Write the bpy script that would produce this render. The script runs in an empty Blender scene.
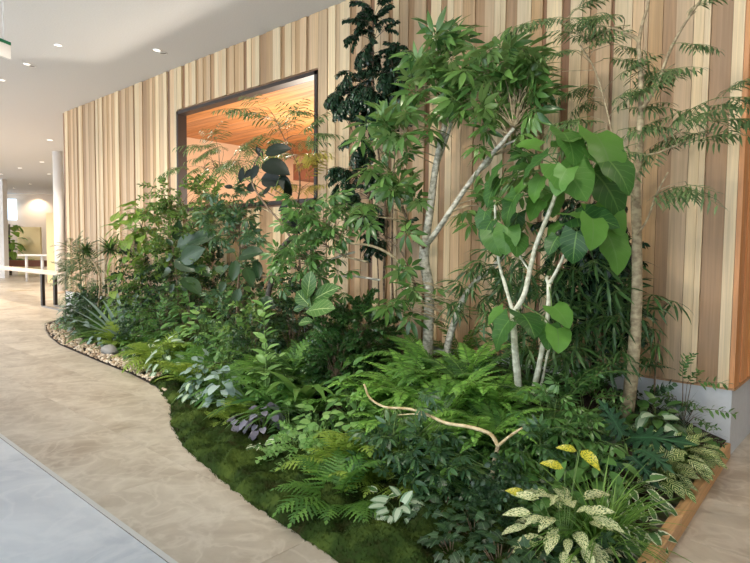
import bpy, math, random
from mathutils import Vector, Matrix, noise

RNG = random.Random(11)
S = bpy.context.scene
COL = S.collection
PI = math.pi

# ------------------------------------------------------------------ camera, world, exposure
CAM = Vector((0.854, -4.538, 1.4))
R_ = Vector((0.73808939, 0.67463428, 0.00962519))
U_ = Vector((-0.04624229, 0.03634921, 0.99826869))
F_ = Vector((-0.67311641, 0.73725662, -0.0580256))
FPX = 582.0
cd = bpy.data.cameras.new('camera')
cd.sensor_width = 36.0
cd.lens = FPX / 750 * 36.0
cd.clip_start = 0.05
cd.clip_end = 200
cam = bpy.data.objects.new('camera', cd)
COL.objects.link(cam)
m = Matrix((R_, U_, -F_)).transposed().to_4x4()
m.translation = CAM
cam.matrix_world = m
S.camera = cam

S.view_settings.view_transform = 'Standard'
S.view_settings.look = 'None'
S.view_settings.gamma = 1.0
S.view_settings.use_curve_mapping = False
S.view_settings.exposure = -0.10

W = bpy.data.worlds.new('world')
S.world = W
W.use_nodes = True
bg = W.node_tree.nodes['Background']
bg.inputs[0].default_value = (0.86, 0.93, 1.0, 1)
bg.inputs[1].default_value = 4.5

CEIL = 4.05          # ceiling height
WEND = -11.85        # far end of the planked wall


def lamp(name, kind, loc, power, color, target=None, size=0.1, spot=None, blend=0.6):
    l = bpy.data.lights.new(name, kind)
    l.energy = power
    l.color = color
    if kind == 'SPOT':
        l.spot_size = math.radians(spot or 90)
        l.spot_blend = blend
        l.shadow_soft_size = size
    elif kind == 'AREA':
        l.size = size
    else:
        l.shadow_soft_size = size
    o = bpy.data.objects.new(name, l)
    COL.objects.link(o)
    o.location = loc
    if target is not None:
        d = Vector(target) - Vector(loc)
        o.rotation_euler = d.to_track_quat('-Z', 'Y').to_euler()
    return o


WARM = (1.0, 0.85, 0.68)
SOFTW = (1.0, 0.88, 0.74)
# ceiling spots above the bed (their fixtures are built further down)
GROW = [(-0.4, -3.0), (-2.2, -3.1), (-4.0, -3.1), (-5.9, -2.9), (-7.9, -2.7), (-9.9, -2.5)]
for gi, (gx, gy) in enumerate(GROW):
    lamp('bed_spot', 'SPOT', (gx, gy, CEIL - 0.05), (190, 240, 240, 210, 170, 130)[gi], SOFTW, (gx - 0.3, -0.7, 0.9), 0.07, 95, 0.8)
# warm downlights of the hall beyond the end of the wall
HALL = [(-14.5, -1.5), (-15.6, 0.2), (-18.5, -2.0), (-18.5, 3.0), (-23, 0.0), (-23, 5.0), (-28, 2.5), (-28, 8.0), (-33, 6.0), (-33, 11.0)]
for hx, hy in HALL:
    lamp('hall_spot', 'SPOT', (hx, hy, CEIL - 0.05), 620 if hx > -20 else 400 if hx > -25 else 190, WARM, (hx, hy, 0), 0.15, 140, 0.6)
lamp('inner_room_lamp', 'POINT', (-6.0, 1.6, 2.0), 380, (1.0, 0.88, 0.74), None, 0.25)
lamp('return_wall_spot', 'SPOT', (1.3, 1.4, CEIL - 0.05), 120, WARM, (0.2, 0.9, 0.8), 0.1, 110, 0.8)


# ------------------------------------------------------------------ helpers
def at(px, py, Y):
    d = F_ + R_ * ((px - 375) / FPX) - U_ * ((py - 281.5) / FPX)
    return CAM + d * ((Y - CAM.y) / d.y)


def ppm(P):
    return FPX / max(0.3, (P - CAM).dot(F_))


def lin(c):
    c = c / 255.0
    return c / 12.92 if c <= 0.04045 else ((c + 0.055) / 1.055) ** 2.4


def rgb(r, g, b):
    return (lin(r), lin(g), lin(b), 1.0)


class MB:
    """collects vertices and faces of one mesh"""
    def __init__(self):
        self.v, self.f, self.uv, self.mi = [], [], [], []

    def add(self, vs, fs, uvs=None, mi=0):
        o = len(self.v)
        self.v += [tuple(p) for p in vs]
        self.uv += uvs if uvs else [(0.5, 0.5)] * len(vs)
        self.f += [tuple(i + o for i in f) for f in fs]
        self.mi += [mi] * len(fs)

    def box(self, x0, x1, y0, y1, z0, z1, mi=0):
        vs = [(x0, y0, z0), (x1, y0, z0), (x1, y1, z0), (x0, y1, z0), (x0, y0, z1), (x1, y0, z1), (x1, y1, z1), (x0, y1, z1)]
        self.add(vs, [(3, 2, 1, 0), (4, 5, 6, 7), (0, 1, 5, 4), (1, 2, 6, 5), (2, 3, 7, 6), (3, 0, 4, 7)], None, mi)

    def bevbox(self, x0, x1, y0, y1, z0, z1, b, mi=0):
        # box whose top edges are chamfered by b
        vs = [(x0, y0, z0), (x1, y0, z0), (x1, y1, z0), (x0, y1, z0),
              (x0, y0, z1 - b), (x1, y0, z1 - b), (x1, y1, z1 - b), (x0, y1, z1 - b),
              (x0 + b, y0 + b, z1), (x1 - b, y0 + b, z1), (x1 - b, y1 - b, z1), (x0 + b, y1 - b, z1)]
        fs = [(3, 2, 1, 0), (8, 9, 10, 11)]
        for i in range(4):
            j = (i + 1) % 4
            fs += [(i, j, 4 + j, 4 + i), (4 + i, 4 + j, 8 + j, 8 + i)]
        self.add(vs, fs, None, mi)

    def tube(self, pts, r0, r1=None, sides=6, mi=0, wob=0.0):
        r1 = r0 if r1 is None else r1
        n = len(pts)
        vs, fs, uvs = [], [], []
        ref = Vector((0.31, 0.77, 0.55))
        for i, p in enumerate(pts):
            p = Vector(p)
            t = (Vector(pts[min(i + 1, n - 1)]) - Vector(pts[max(i - 1, 0)]))
            if t.length < 1e-7:
                t = Vector((0, 0, 1))
            t.normalize()
            a = t.cross(ref)
            if a.length < 0.05:
                a = t.cross(Vector((1, 0, 0)))
            a.normalize()
            b = t.cross(a)
            q = i / (n - 1)
            r = (r0 + (r1 - r0) * q) * (1 + wob * noise.noise(p * 9))
            for k in range(sides):
                an = 2 * PI * k / sides
                vs.append(p + a * (math.cos(an) * r) + b * (math.sin(an) * r))
                uvs.append((k / sides, q))
        for i in range(n - 1):
            for k in range(sides):
                k2 = (k + 1) % sides
                fs.append((i * sides + k, i * sides + k2, (i + 1) * sides + k2, (i + 1) * sides + k))
        fs.append(tuple(range(sides))[::-1])
        fs.append(tuple((n - 1) * sides + k for k in range(sides)))
        self.add(vs, fs, uvs, mi)

    def cyl(self, x, y, z0, z1, r, sides=24, mi=0, r1=None):
        self.tube([(x, y, z0), (x, y, z1)], r, r1, sides, mi)

    def blade(self, M, L, Wd, prof, droop=0.5, fold=0.15, n=5, nx=3, mi=0, lobe=0.0, wave=0.0, d0=0.0):
        """a leaf blade along +Y of M, normal +Z; uv = (-1..1 across mapped to 0..1, along)"""
        y = z = 0.0
        vs, fs, uvs = [], [], []
        for i in range(n + 1):
            t = i / n
            w = Wd / 2 * max(prof(t), 0.012)
            for j in range(nx):
                u = -1 + 2 * j / (nx - 1)
                zz = z + fold * abs(u) * w + wave * w * math.sin(t * 17 + u * 2) * abs(u)
                yy = y - lobe * L * abs(u) * (1 - t) ** 4
                vs.append(M @ Vector((u * w, yy, zz)))
                uvs.append((0.5 + 0.5 * u, t))
            a = -(d0 + droop * (t + 0.5 / n))
            y += L / n * math.cos(a)
            z += L / n * math.sin(a)
        for i in range(n):
            for j in range(nx - 1):
                k = i * nx + j
                fs.append((k, k + 1, k + nx + 1, k + nx))
        self.add(vs, fs, uvs, mi)

    def lobed(self, M, pts, droop=0.3, mi=0):
        """flat lobed leaf from an outline (x, y), base at origin, as a fan about its midrib"""
        ymax = max(p[1] for p in pts)
        def bend(x, yy):
            q = max(0, yy / ymax)
            return M @ Vector((x, yy, -droop * ymax * q * q * 0.5 - 0.35 * abs(x) ** 1.5 * droop))
        n = len(pts)
        mx = max(abs(p[0]) for p in pts)
        vs = [bend(0, ymax * 0.33)] + [bend(*p) for p in pts]
        uvs = [(0.5, 0.33)] + [(0.5 + 0.5 * p[0] / mx, max(0, p[1] / ymax)) for p in pts]
        fs = [(0, 1 + i, 1 + (i + 1) % n) for i in range(n)]
        self.add(vs, fs, uvs, mi)

    def mesh(self, name, mats, smooth=True):
        me = bpy.data.meshes.new(name)
        me.from_pydata(self.v, [], self.f)
        uvl = me.uv_layers.new(name='UVMap')
        idx = [0] * len(me.loops)
        me.loops.foreach_get('vertex_index', idx)
        flat = []
        for i in idx:
            flat += self.uv[i]
        uvl.data.foreach_set('uv', flat)
        for mt in (mats if isinstance(mats, (list, tuple)) else [mats]):
            me.materials.append(mt)
        me.polygons.foreach_set('material_index', self.mi)
        if smooth:
            me.polygons.foreach_set('use_smooth', [True] * len(self.f))
        me.update()
        return me


def link(name, me, parent=None, M=None):
    o = bpy.data.objects.new(name, me)
    COL.objects.link(o)
    if parent is not None:
        o.parent = parent
    if M is not None:
        o.matrix_basis = M
    return o


def tag(o, label=None, cat=None, group=None, kind=None):
    if label:
        o['label'] = label
    if cat:
        o['category'] = cat
    if group:
        o['group'] = group
    if kind:
        o['kind'] = kind
    return o


def thing(name, label, cat, loc, group=None):
    o = bpy.data.objects.new(name, None)
    o.empty_display_size = 0.1
    COL.objects.link(o)
    o.location = loc
    return tag(o, label, cat, group)


def structure(name, mb, mat, smooth=False, label=None):
    o = link(name, mb.mesh(name, mat, smooth))
    o['kind'] = 'structure'
    if label:
        o['label'] = label
    return o


def orient(pos, d, up):
    y = Vector(d).normalized()
    z = Vector(up) - y * y.dot(Vector(up))
    if z.length < 1e-4:
        z = y.orthogonal()
    z.normalize()
    x = y.cross(z)
    M = Matrix((x, y, z)).transposed().to_4x4()
    M.translation = pos
    return M


def spline(pts, k=5):
    pts = [Vector(p) for p in pts]
    if len(pts) < 3:
        return [pts[0].lerp(pts[-1], i / k) for i in range(k + 1)]
    out = []
    P = [pts[0] * 2 - pts[1]] + pts + [pts[-1] * 2 - pts[-2]]
    for i in range(1, len(P) - 2):
        a, b, c, d = P[i - 1], P[i], P[i + 1], P[i + 2]
        for j in range(k):
            t = j / k
            out.append(0.5 * ((2 * b) + (c - a) * t + (2 * a - 5 * b + 4 * c - d) * t * t + (3 * b - a - 3 * c + d) * t ** 3))
    out.append(pts[-1])
    return out


# ------------------------------------------------------------------ materials
def nmat(name):
    mt = bpy.data.materials.new(name)
    mt.use_nodes = True
    nt = mt.node_tree
    return mt, nt, nt.nodes, nt.links, nt.nodes['Principled BSDF']


def mathn(N, L, op, a, b=None, c=None):
    n = N.new('ShaderNodeMath')
    n.operation = op
    for i, x in enumerate((a, b, c)):
        if x is None:
            continue
        if isinstance(x, (int, float)):
            n.inputs[i].default_value = x
        else:
            L.new(x, n.inputs[i])
    return n.outputs[0]


def mixc(N, L, fac, a, b):
    n = N.new('ShaderNodeMix')
    n.data_type = 'RGBA'
    for sock, x in ((n.inputs[0], fac), (n.inputs[6], a), (n.inputs[7], b)):
        if isinstance(x, (int, float, tuple)):
            sock.default_value = x
        else:
            L.new(x, sock)
    return n.outputs[2]


def plain(name, col, rough=0.6, metal=0.0, emit=None, spec=0.5, bump=None):
    mt, nt, N, L, B = nmat(name)
    B.inputs['Base Color'].default_value = col
    B.inputs['Roughness'].default_value = rough
    B.inputs['Metallic'].default_value = metal
    B.inputs['Specular IOR Level'].default_value = spec
    if emit:
        B.inputs['Emission Color'].default_value = emit[0]
        B.inputs['Emission Strength'].default_value = emit[1]
    if bump:
        tc = N.new('ShaderNodeTexCoord')
        nz = N.new('ShaderNodeTexNoise')
        nz.inputs['Scale'].default_value = bump[0]
        nz.inputs['Detail'].default_value = 6
        L.new(tc.outputs['Object'], nz.inputs['Vector'])
        bp = N.new('ShaderNodeBump')
        bp.inputs['Strength'].default_value = bump[1]
        bp.inputs['Distance'].default_value = 0.01
        L.new(nz.outputs[0], bp.inputs['Height'])
        L.new(bp.outputs[0], B.inputs['Normal'])
        c2 = tuple(x * 0.82 for x in col[:3]) + (1,)
        L.new(mixc(N, L, nz.outputs[0], col, c2), B.inputs['Base Color'])
    return mt


def wood(name, col, dark=0.72, rough=0.5, axis=2, grain=34):
    """straight-grained timber, a different cut on each board"""
    mt, nt, N, L, B = nmat(name)
    tc = N.new('ShaderNodeTexCoord')
    oi = N.new('ShaderNodeObjectInfo')
    cmb = N.new('ShaderNodeVectorMath')
    cmb.operation = 'ADD'
    rv = N.new('ShaderNodeCombineXYZ')
    rs = mathn(N, L, 'MULTIPLY', oi.outputs['Random'], 37.0)
    for i in range(3):
        L.new(rs, rv.inputs[i])
    mp = N.new('ShaderNodeMapping')
    sc = [grain, grain, grain]
    sc[axis] = 0.9
    mp.inputs['Scale'].default_value = sc
    L.new(tc.outputs['Object'], mp.inputs['Vector'])
    L.new(mp.outputs[0], cmb.inputs[0])
    L.new(rv.outputs[0], cmb.inputs[1])
    nz = N.new('ShaderNodeTexNoise')
    nz.inputs['Scale'].default_value = 1.6
    nz.inputs['Detail'].default_value = 5
    nz.inputs['Distortion'].default_value = 0.6
    L.new(cmb.outputs[0], nz.inputs['Vector'])
    nb = N.new('ShaderNodeTexNoise')
    nb.inputs['Scale'].default_value = 0.22
    L.new(cmb.outputs[0], nb.inputs['Vector'])
    rp = N.new('ShaderNodeValToRGB')
    rp.color_ramp.elements[0].position = 0.32
    rp.color_ramp.elements[1].position = 0.68
    rp.color_ramp.elements[0].color = tuple(c * dark for c in col[:3]) + (1,)
    rp.color_ramp.elements[1].color = tuple(min(1, c * 1.08) for c in col[:3]) + (1,)
    L.new(nz.outputs[0], rp.inputs[0])
    hs = N.new('ShaderNodeHueSaturation')
    L.new(rp.outputs[0], hs.inputs['Color'])
    L.new(mathn(N, L, 'MULTIPLY_ADD', oi.outputs['Random'], 0.26, 0.87), hs.inputs['Value'])
    L.new(mathn(N, L, 'MULTIPLY_ADD', nb.outputs[0], 0.3, 0.85), hs.inputs['Saturation'])
    L.new(hs.outputs[0], B.inputs['Base Color'])
    B.inputs['Roughness'].default_value = rough
    bp = N.new('ShaderNodeBump')
    bp.inputs['Strength'].default_value = 0.25
    bp.inputs['Distance'].default_value = 0.002
    L.new(nz.outputs[0], bp.inputs['Height'])
    L.new(bp.outputs[0], B.inputs['Normal'])
    return mt


def stone(name, c0, c1, c2, scale=1.0, rough=0.35, tint=0.08):
    """large-format stone with cloudy veins; each tile is a different cut"""
    mt, nt, N, L, B = nmat(name)
    tc = N.new('ShaderNodeTexCoord')
    oi = N.new('ShaderNodeObjectInfo')
    rv = N.new('ShaderNodeCombineXYZ')
    for i, k in enumerate((41.0, 23.0, 67.0)):
        L.new(mathn(N, L, 'MULTIPLY', oi.outputs['Random'], k), rv.inputs[i])
    ad = N.new('ShaderNodeVectorMath')
    ad.operation = 'ADD'
    L.new(tc.outputs['Object'], ad.inputs[0])
    L.new(rv.outputs[0], ad.inputs[1])
    n1 = N.new('ShaderNodeTexNoise')
    n1.inputs['Scale'].default_value = 2.2 * scale
    n1.inputs['Detail'].default_value = 9
    n1.inputs['Roughness'].default_value = 0.62
    n1.inputs['Distortion'].default_value = 0.7
    L.new(ad.outputs[0], n1.inputs['Vector'])
    n2 = N.new('ShaderNodeTexNoise')
    n2.inputs['Scale'].default_value = 5.5 * scale
    n2.inputs['Detail'].default_value = 8
    n2.inputs['Distortion'].default_value = 0.9
    L.new(ad.outputs[0], n2.inputs['Vector'])
    r1 = N.new('ShaderNodeValToRGB')
    r1.color_ramp.elements[0].position = 0.33
    r1.color_ramp.elements[1].position = 0.68
    r1.color_ramp.elements[0].color = c0
    r1.color_ramp.elements[1].color = c1
    L.new(n1.outputs[0], r1.inputs[0])
    vein = mathn(N, L, 'ABSOLUTE', mathn(N, L, 'SUBTRACT', n2.outputs[0], 0.5))
    vr = N.new('ShaderNodeMapRange')
    vr.inputs[1].default_value = 0.0
    vr.inputs[2].default_value = 0.07
    vr.inputs[3].default_value = 0.35
    vr.inputs[4].default_value = 0.0
    L.new(vein, vr.inputs[0])
    cc = mixc(N, L, vr.outputs[0], r1.outputs[0], c2)
    hs = N.new('ShaderNodeHueSaturation')
    L.new(cc, hs.inputs['Color'])
    L.new(mathn(N, L, 'MULTIPLY_ADD', oi.outputs['Random'], 2 * tint, 1 - tint), hs.inputs['Value'])
    L.new(hs.outputs[0], B.inputs['Base Color'])
    B.inputs['Roughness'].default_value = rough
    bp = N.new('ShaderNodeBump')
    bp.inputs['Strength'].default_value = 0.12
    bp.inputs['Distance'].default_value = 0.004
    L.new(n2.outputs[0], bp.inputs['Height'])
    L.new(bp.outputs[0], B.inputs['Normal'])
    return mt


def leafmat(name, col, col2=None, rough=0.42, trans=0.28, vein=None, pattern=None, pcol=None, spec=0.5, under=None):
    """leaf colour varies from leaf to leaf and along the blade; veins and variegation are the leaf's own markings"""
    mt, nt, N, L, B = nmat(name)
    def tone(c):
        g = 0.3 * c[0] + 0.6 * c[1] + 0.1 * c[2]
        return tuple((x * 0.96 + g * 0.04) * 1.0 for x in c[:3]) + (1,)
    col, col2 = tone(col), tone(col2)
    oi = N.new('ShaderNodeObjectInfo')
    ge = N.new('ShaderNodeNewGeometry')
    rnd = mathn(N, L, 'FRACT', mathn(N, L, 'ADD', oi.outputs['Random'], ge.outputs['Random Per Island']))
    base = mixc(N, L, rnd, col, col2)
    uv = N.new('ShaderNodeUVMap')
    sp = N.new('ShaderNodeSeparateXYZ')
    L.new(uv.outputs[0], sp.inputs[0])
    u = mathn(N, L, 'ABSOLUTE', mathn(N, L, 'MULTIPLY_ADD', sp.outputs[0], 2.0, -1.0))
    v = sp.outputs[1]
    tc = N.new('ShaderNodeTexCoord')
    if pattern:
        if pattern == 'margin':
            nz = N.new('ShaderNodeTexNoise')
            nz.inputs['Scale'].default_value = 6
            L.new(uv.outputs[0], nz.inputs['Vector'])
            f = mathn(N, L, 'GREATER_THAN', mathn(N, L, 'ADD', u, mathn(N, L, 'MULTIPLY', nz.outputs[0], 0.5)), 0.92)
        elif pattern == 'speckle':
            vo = N.new('ShaderNodeTexNoise')
            vo.inputs['Scale'].default_value = 11
            vo.inputs['Detail'].default_value = 3
            cx = N.new('ShaderNodeVectorMath')
            cx.operation = 'ADD'
            rv = N.new('ShaderNodeCombineXYZ')
            L.new(mathn(N, L, 'MULTIPLY', rnd, 19.0), rv.inputs[0])
            L.new(uv.outputs[0], cx.inputs[0])
            L.new(rv.outputs[0], cx.inputs[1])
            L.new(cx.outputs[0], vo.inputs['Vector'])
            f = mathn(N, L, 'GREATER_THAN', mathn(N, L, 'SUBTRACT', vo.outputs[0], mathn(N, L, 'MULTIPLY', u, 0.06)), 0.44)
        elif pattern == 'stripe':
            f = mathn(N, L, 'GREATER_THAN', mathn(N, L, 'SINE', mathn(N, L, 'SUBTRACT', mathn(N, L, 'MULTIPLY', v, 30.0), mathn(N, L, 'MULTIPLY', u, 10.0))), 0.35)
        elif pattern == 'center':
            f = mathn(N, L, 'LESS_THAN', u, 0.55)
        base = mixc(N, L, f, base, pcol)
    if vein:
        f1 = mathn(N, L, 'LESS_THAN', u, 0.05)
        f2 = mathn(N, L, 'GREATER_THAN', mathn(N, L, 'SINE', mathn(N, L, 'SUBTRACT', mathn(N, L, 'MULTIPLY', v, 44.0), mathn(N, L, 'MULTIPLY', u, 12.0))), 0.955)
        f = mathn(N, L, 'MAXIMUM', f1, mathn(N, L, 'MULTIPLY', f2, 0.55))
        base = mixc(N, L, f, base, vein)
    if under:
        base = mixc(N, L, ge.outputs['Backfacing'], base, under)
    L.new(base, B.inputs['Base Color'])
    B.inputs['Roughness'].default_value = rough
    B.inputs['Specular IOR Level'].default_value = spec
    tr = N.new('ShaderNodeBsdfTranslucent')
    hs = N.new('ShaderNodeHueSaturation')
    hs.inputs['Value'].default_value = 1.3
    hs.inputs['Hue'].default_value = 0.485
    L.new(base, hs.inputs['Color'])
    L.new(hs.outputs[0], tr.inputs['Color'])
    mx = N.new('ShaderNodeMixShader')
    mx.inputs[0].default_value = trans
    L.new(B.outputs[0], mx.inputs[1])
    L.new(tr.outputs[0], mx.inputs[2])
    L.new(mx.outputs[0], N['Material Output'].inputs['Surface'])
    return mt


def bark(name, c0, c1, scale=22, rough=0.75):
    mt, nt, N, L, B = nmat(name)
    tc = N.new('ShaderNodeTexCoord')
    mp = N.new('ShaderNodeMapping')
    mp.inputs['Scale'].default_value = (1, 1, 1.6)
    L.new(tc.outputs['Object'], mp.inputs['Vector'])
    nz = N.new('ShaderNodeTexNoise')
    nz.inputs['Scale'].default_value = scale
    nz.inputs['Detail'].default_value = 6
    L.new(mp.outputs[0], nz.inputs['Vector'])
    rp = N.new('ShaderNodeValToRGB')
    rp.color_ramp.elements[0].position = 0.38
    rp.color_ramp.elements[1].position = 0.62
    rp.color_ramp.elements[0].color = c0
    rp.color_ramp.elements[1].color = c1
    L.new(nz.outputs[0], rp.inputs[0])
    L.new(rp.outputs[0], B.inputs['Base Color'])
    B.inputs['Roughness'].default_value = rough
    bp = N.new('ShaderNodeBump')
    bp.inputs['Strength'].default_value = 0.4
    bp.inputs['Distance'].default_value = 0.004
    L.new(nz.outputs[0], bp.inputs['Height'])
    L.new(bp.outputs[0], B.inputs['Normal'])
    return mt


M = {}
M['cream'] = wood('cedar_cream', rgb(228, 203, 162), 0.82)
M['light'] = wood('cedar_light', rgb(210, 179, 140), 0.82)
M['tan'] = wood('cedar_tan', rgb(192, 157, 115), 0.8)
M['brown'] = wood('cedar_brown', rgb(178, 142, 104), 0.8)
M['dark'] = wood('cedar_dark', rgb(150, 112, 82), 0.78)
M['orange'] = wood('cedar_orange', rgb(226, 158, 100), 0.80)
M['orange_dark'] = wood('cedar_orange_dark', rgb(196, 118, 66), 0.8)
M['ceiling_wood'] = wood('inner_ceiling_wood', rgb(206, 144, 88), 0.6, axis=0, grain=20)
M['timber'] = wood('edging_timber', rgb(206, 160, 108), 0.8, axis=1)
M['plinth'] = plain('plinth_plaster', rgb(214, 218, 220), 0.7, bump=(30, 0.08))
M['ceiling'] = plain('ceiling_paint', rgb(232, 231, 230), 0.9, bump=(60, 0.05))
M['wallpaint'] = plain('beige_wall_paint', rgb(222, 204, 184), 0.85)
M['pinkwall'] = plain('pinkish_wall_paint', rgb(236, 208, 178), 0.85)
M['white'] = plain('white_paint', rgb(240, 238, 236), 0.6)
M['black'] = plain('black_metal', rgb(34, 30, 28), 0.45)
M['frame'] = plain('dark_bronze_frame', rgb(46, 36, 30), 0.5)
M['tile'] = stone('beige_limestone', rgb(164, 149, 130), rgb(212, 202, 185), rgb(226, 217, 202), 0.9, 0.34)
M['joint'] = plain('tile_joint', rgb(176, 160, 138), 0.7)
M['marble'] = stone('grey_marble', rgb(186, 194, 204), rgb(226, 231, 236), rgb(236, 239, 242), 0.55, 0.3, 0.02)
M['strip'] = plain('metal_strip', rgb(214, 214, 210), 0.45, 0.1)
M['gap'] = plain('dark_gap', rgb(96, 88, 78), 0.8)
M['soil'] = plain('soil', rgb(52, 38, 28), 0.95, bump=(40, 0.8))
M['lampglow'] = plain('lamp_glow', rgb(255, 244, 225), 0.5, emit=((1.0, 0.92, 0.80, 1), 3.5))
M['metal_grey'] = plain('grey_metal', rgb(150, 148, 146), 0.45, 0.4)
M['sign_green'] = plain('sign_green', rgb(20, 120, 80), 0.4)
M['table'] = plain('pale_table_top', rgb(226, 208, 190), 0.4)
M['panel'] = plain('yellowish_panel', rgb(246, 226, 176), 0.6)
M['darkwood'] = plain('dark_brown_board', rgb(110, 66, 46), 0.6)
M['glasslit'] = plain('daylit_glass', rgb(190, 220, 245), 0.2, emit=((0.62, 0.80, 1.0, 1), 1.6))
M['rock'] = plain('grey_rock', rgb(158, 156, 150), 0.85, bump=(18, 0.6))


def pebble_mat():
    mt, nt, N, L, B = nmat('pebble')
    oi = N.new('ShaderNodeObjectInfo')
    ge = N.new('ShaderNodeNewGeometry')
    f = mathn(N, L, 'FRACT', mathn(N, L, 'ADD', oi.outputs['Random'], ge.outputs['Random Per Island']))
    rp = N.new('ShaderNodeValToRGB')
    rp.color_ramp.elements[0].color = rgb(150, 122, 96)
    rp.color_ramp.elements[1].color = rgb(236, 224, 204)
    e = rp.color_ramp.elements.new(0.45)
    e.color = rgb(214, 190, 158)
    L.new(f, rp.inputs[0])
    L.new(rp.outputs[0], B.inputs['Base Color'])
    B.inputs['Roughness'].default_value = 0.6
    return mt


M['pebble'] = pebble_mat()

def mossmat():
    mt, nt, N, L, B = nmat('moss')
    tc = N.new('ShaderNodeTexCoord')
    n1 = N.new('ShaderNodeTexNoise')
    n1.inputs['Scale'].default_value = 5.0
    n1.inputs['Detail'].default_value = 6
    L.new(tc.outputs['Object'], n1.inputs['Vector'])
    n2 = N.new('ShaderNodeTexNoise')
    n2.inputs['Scale'].default_value = 45.0
    n2.inputs['Detail'].default_value = 3
    L.new(tc.outputs['Object'], n2.inputs['Vector'])
    rp = N.new('ShaderNodeValToRGB')
    for e, (q, c) in zip((rp.color_ramp.elements[0], rp.color_ramp.elements[1]), ((0.32, rgb(52, 46, 24)), (0.74, rgb(88, 104, 44)))):
        e.position = q
        e.color = c
    e = rp.color_ramp.elements.new(0.46)
    e.color = rgb(42, 60, 24)
    L.new(mathn(N, L, 'ADD', mathn(N, L, 'MULTIPLY', n1.outputs[0], 0.75), mathn(N, L, 'MULTIPLY', n2.outputs[0], 0.25)), rp.inputs[0])
    L.new(rp.outputs[0], B.inputs['Base Color'])
    B.inputs['Roughness'].default_value = 0.95
    B.inputs['Specular IOR Level'].default_value = 0.1
    return mt


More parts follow.
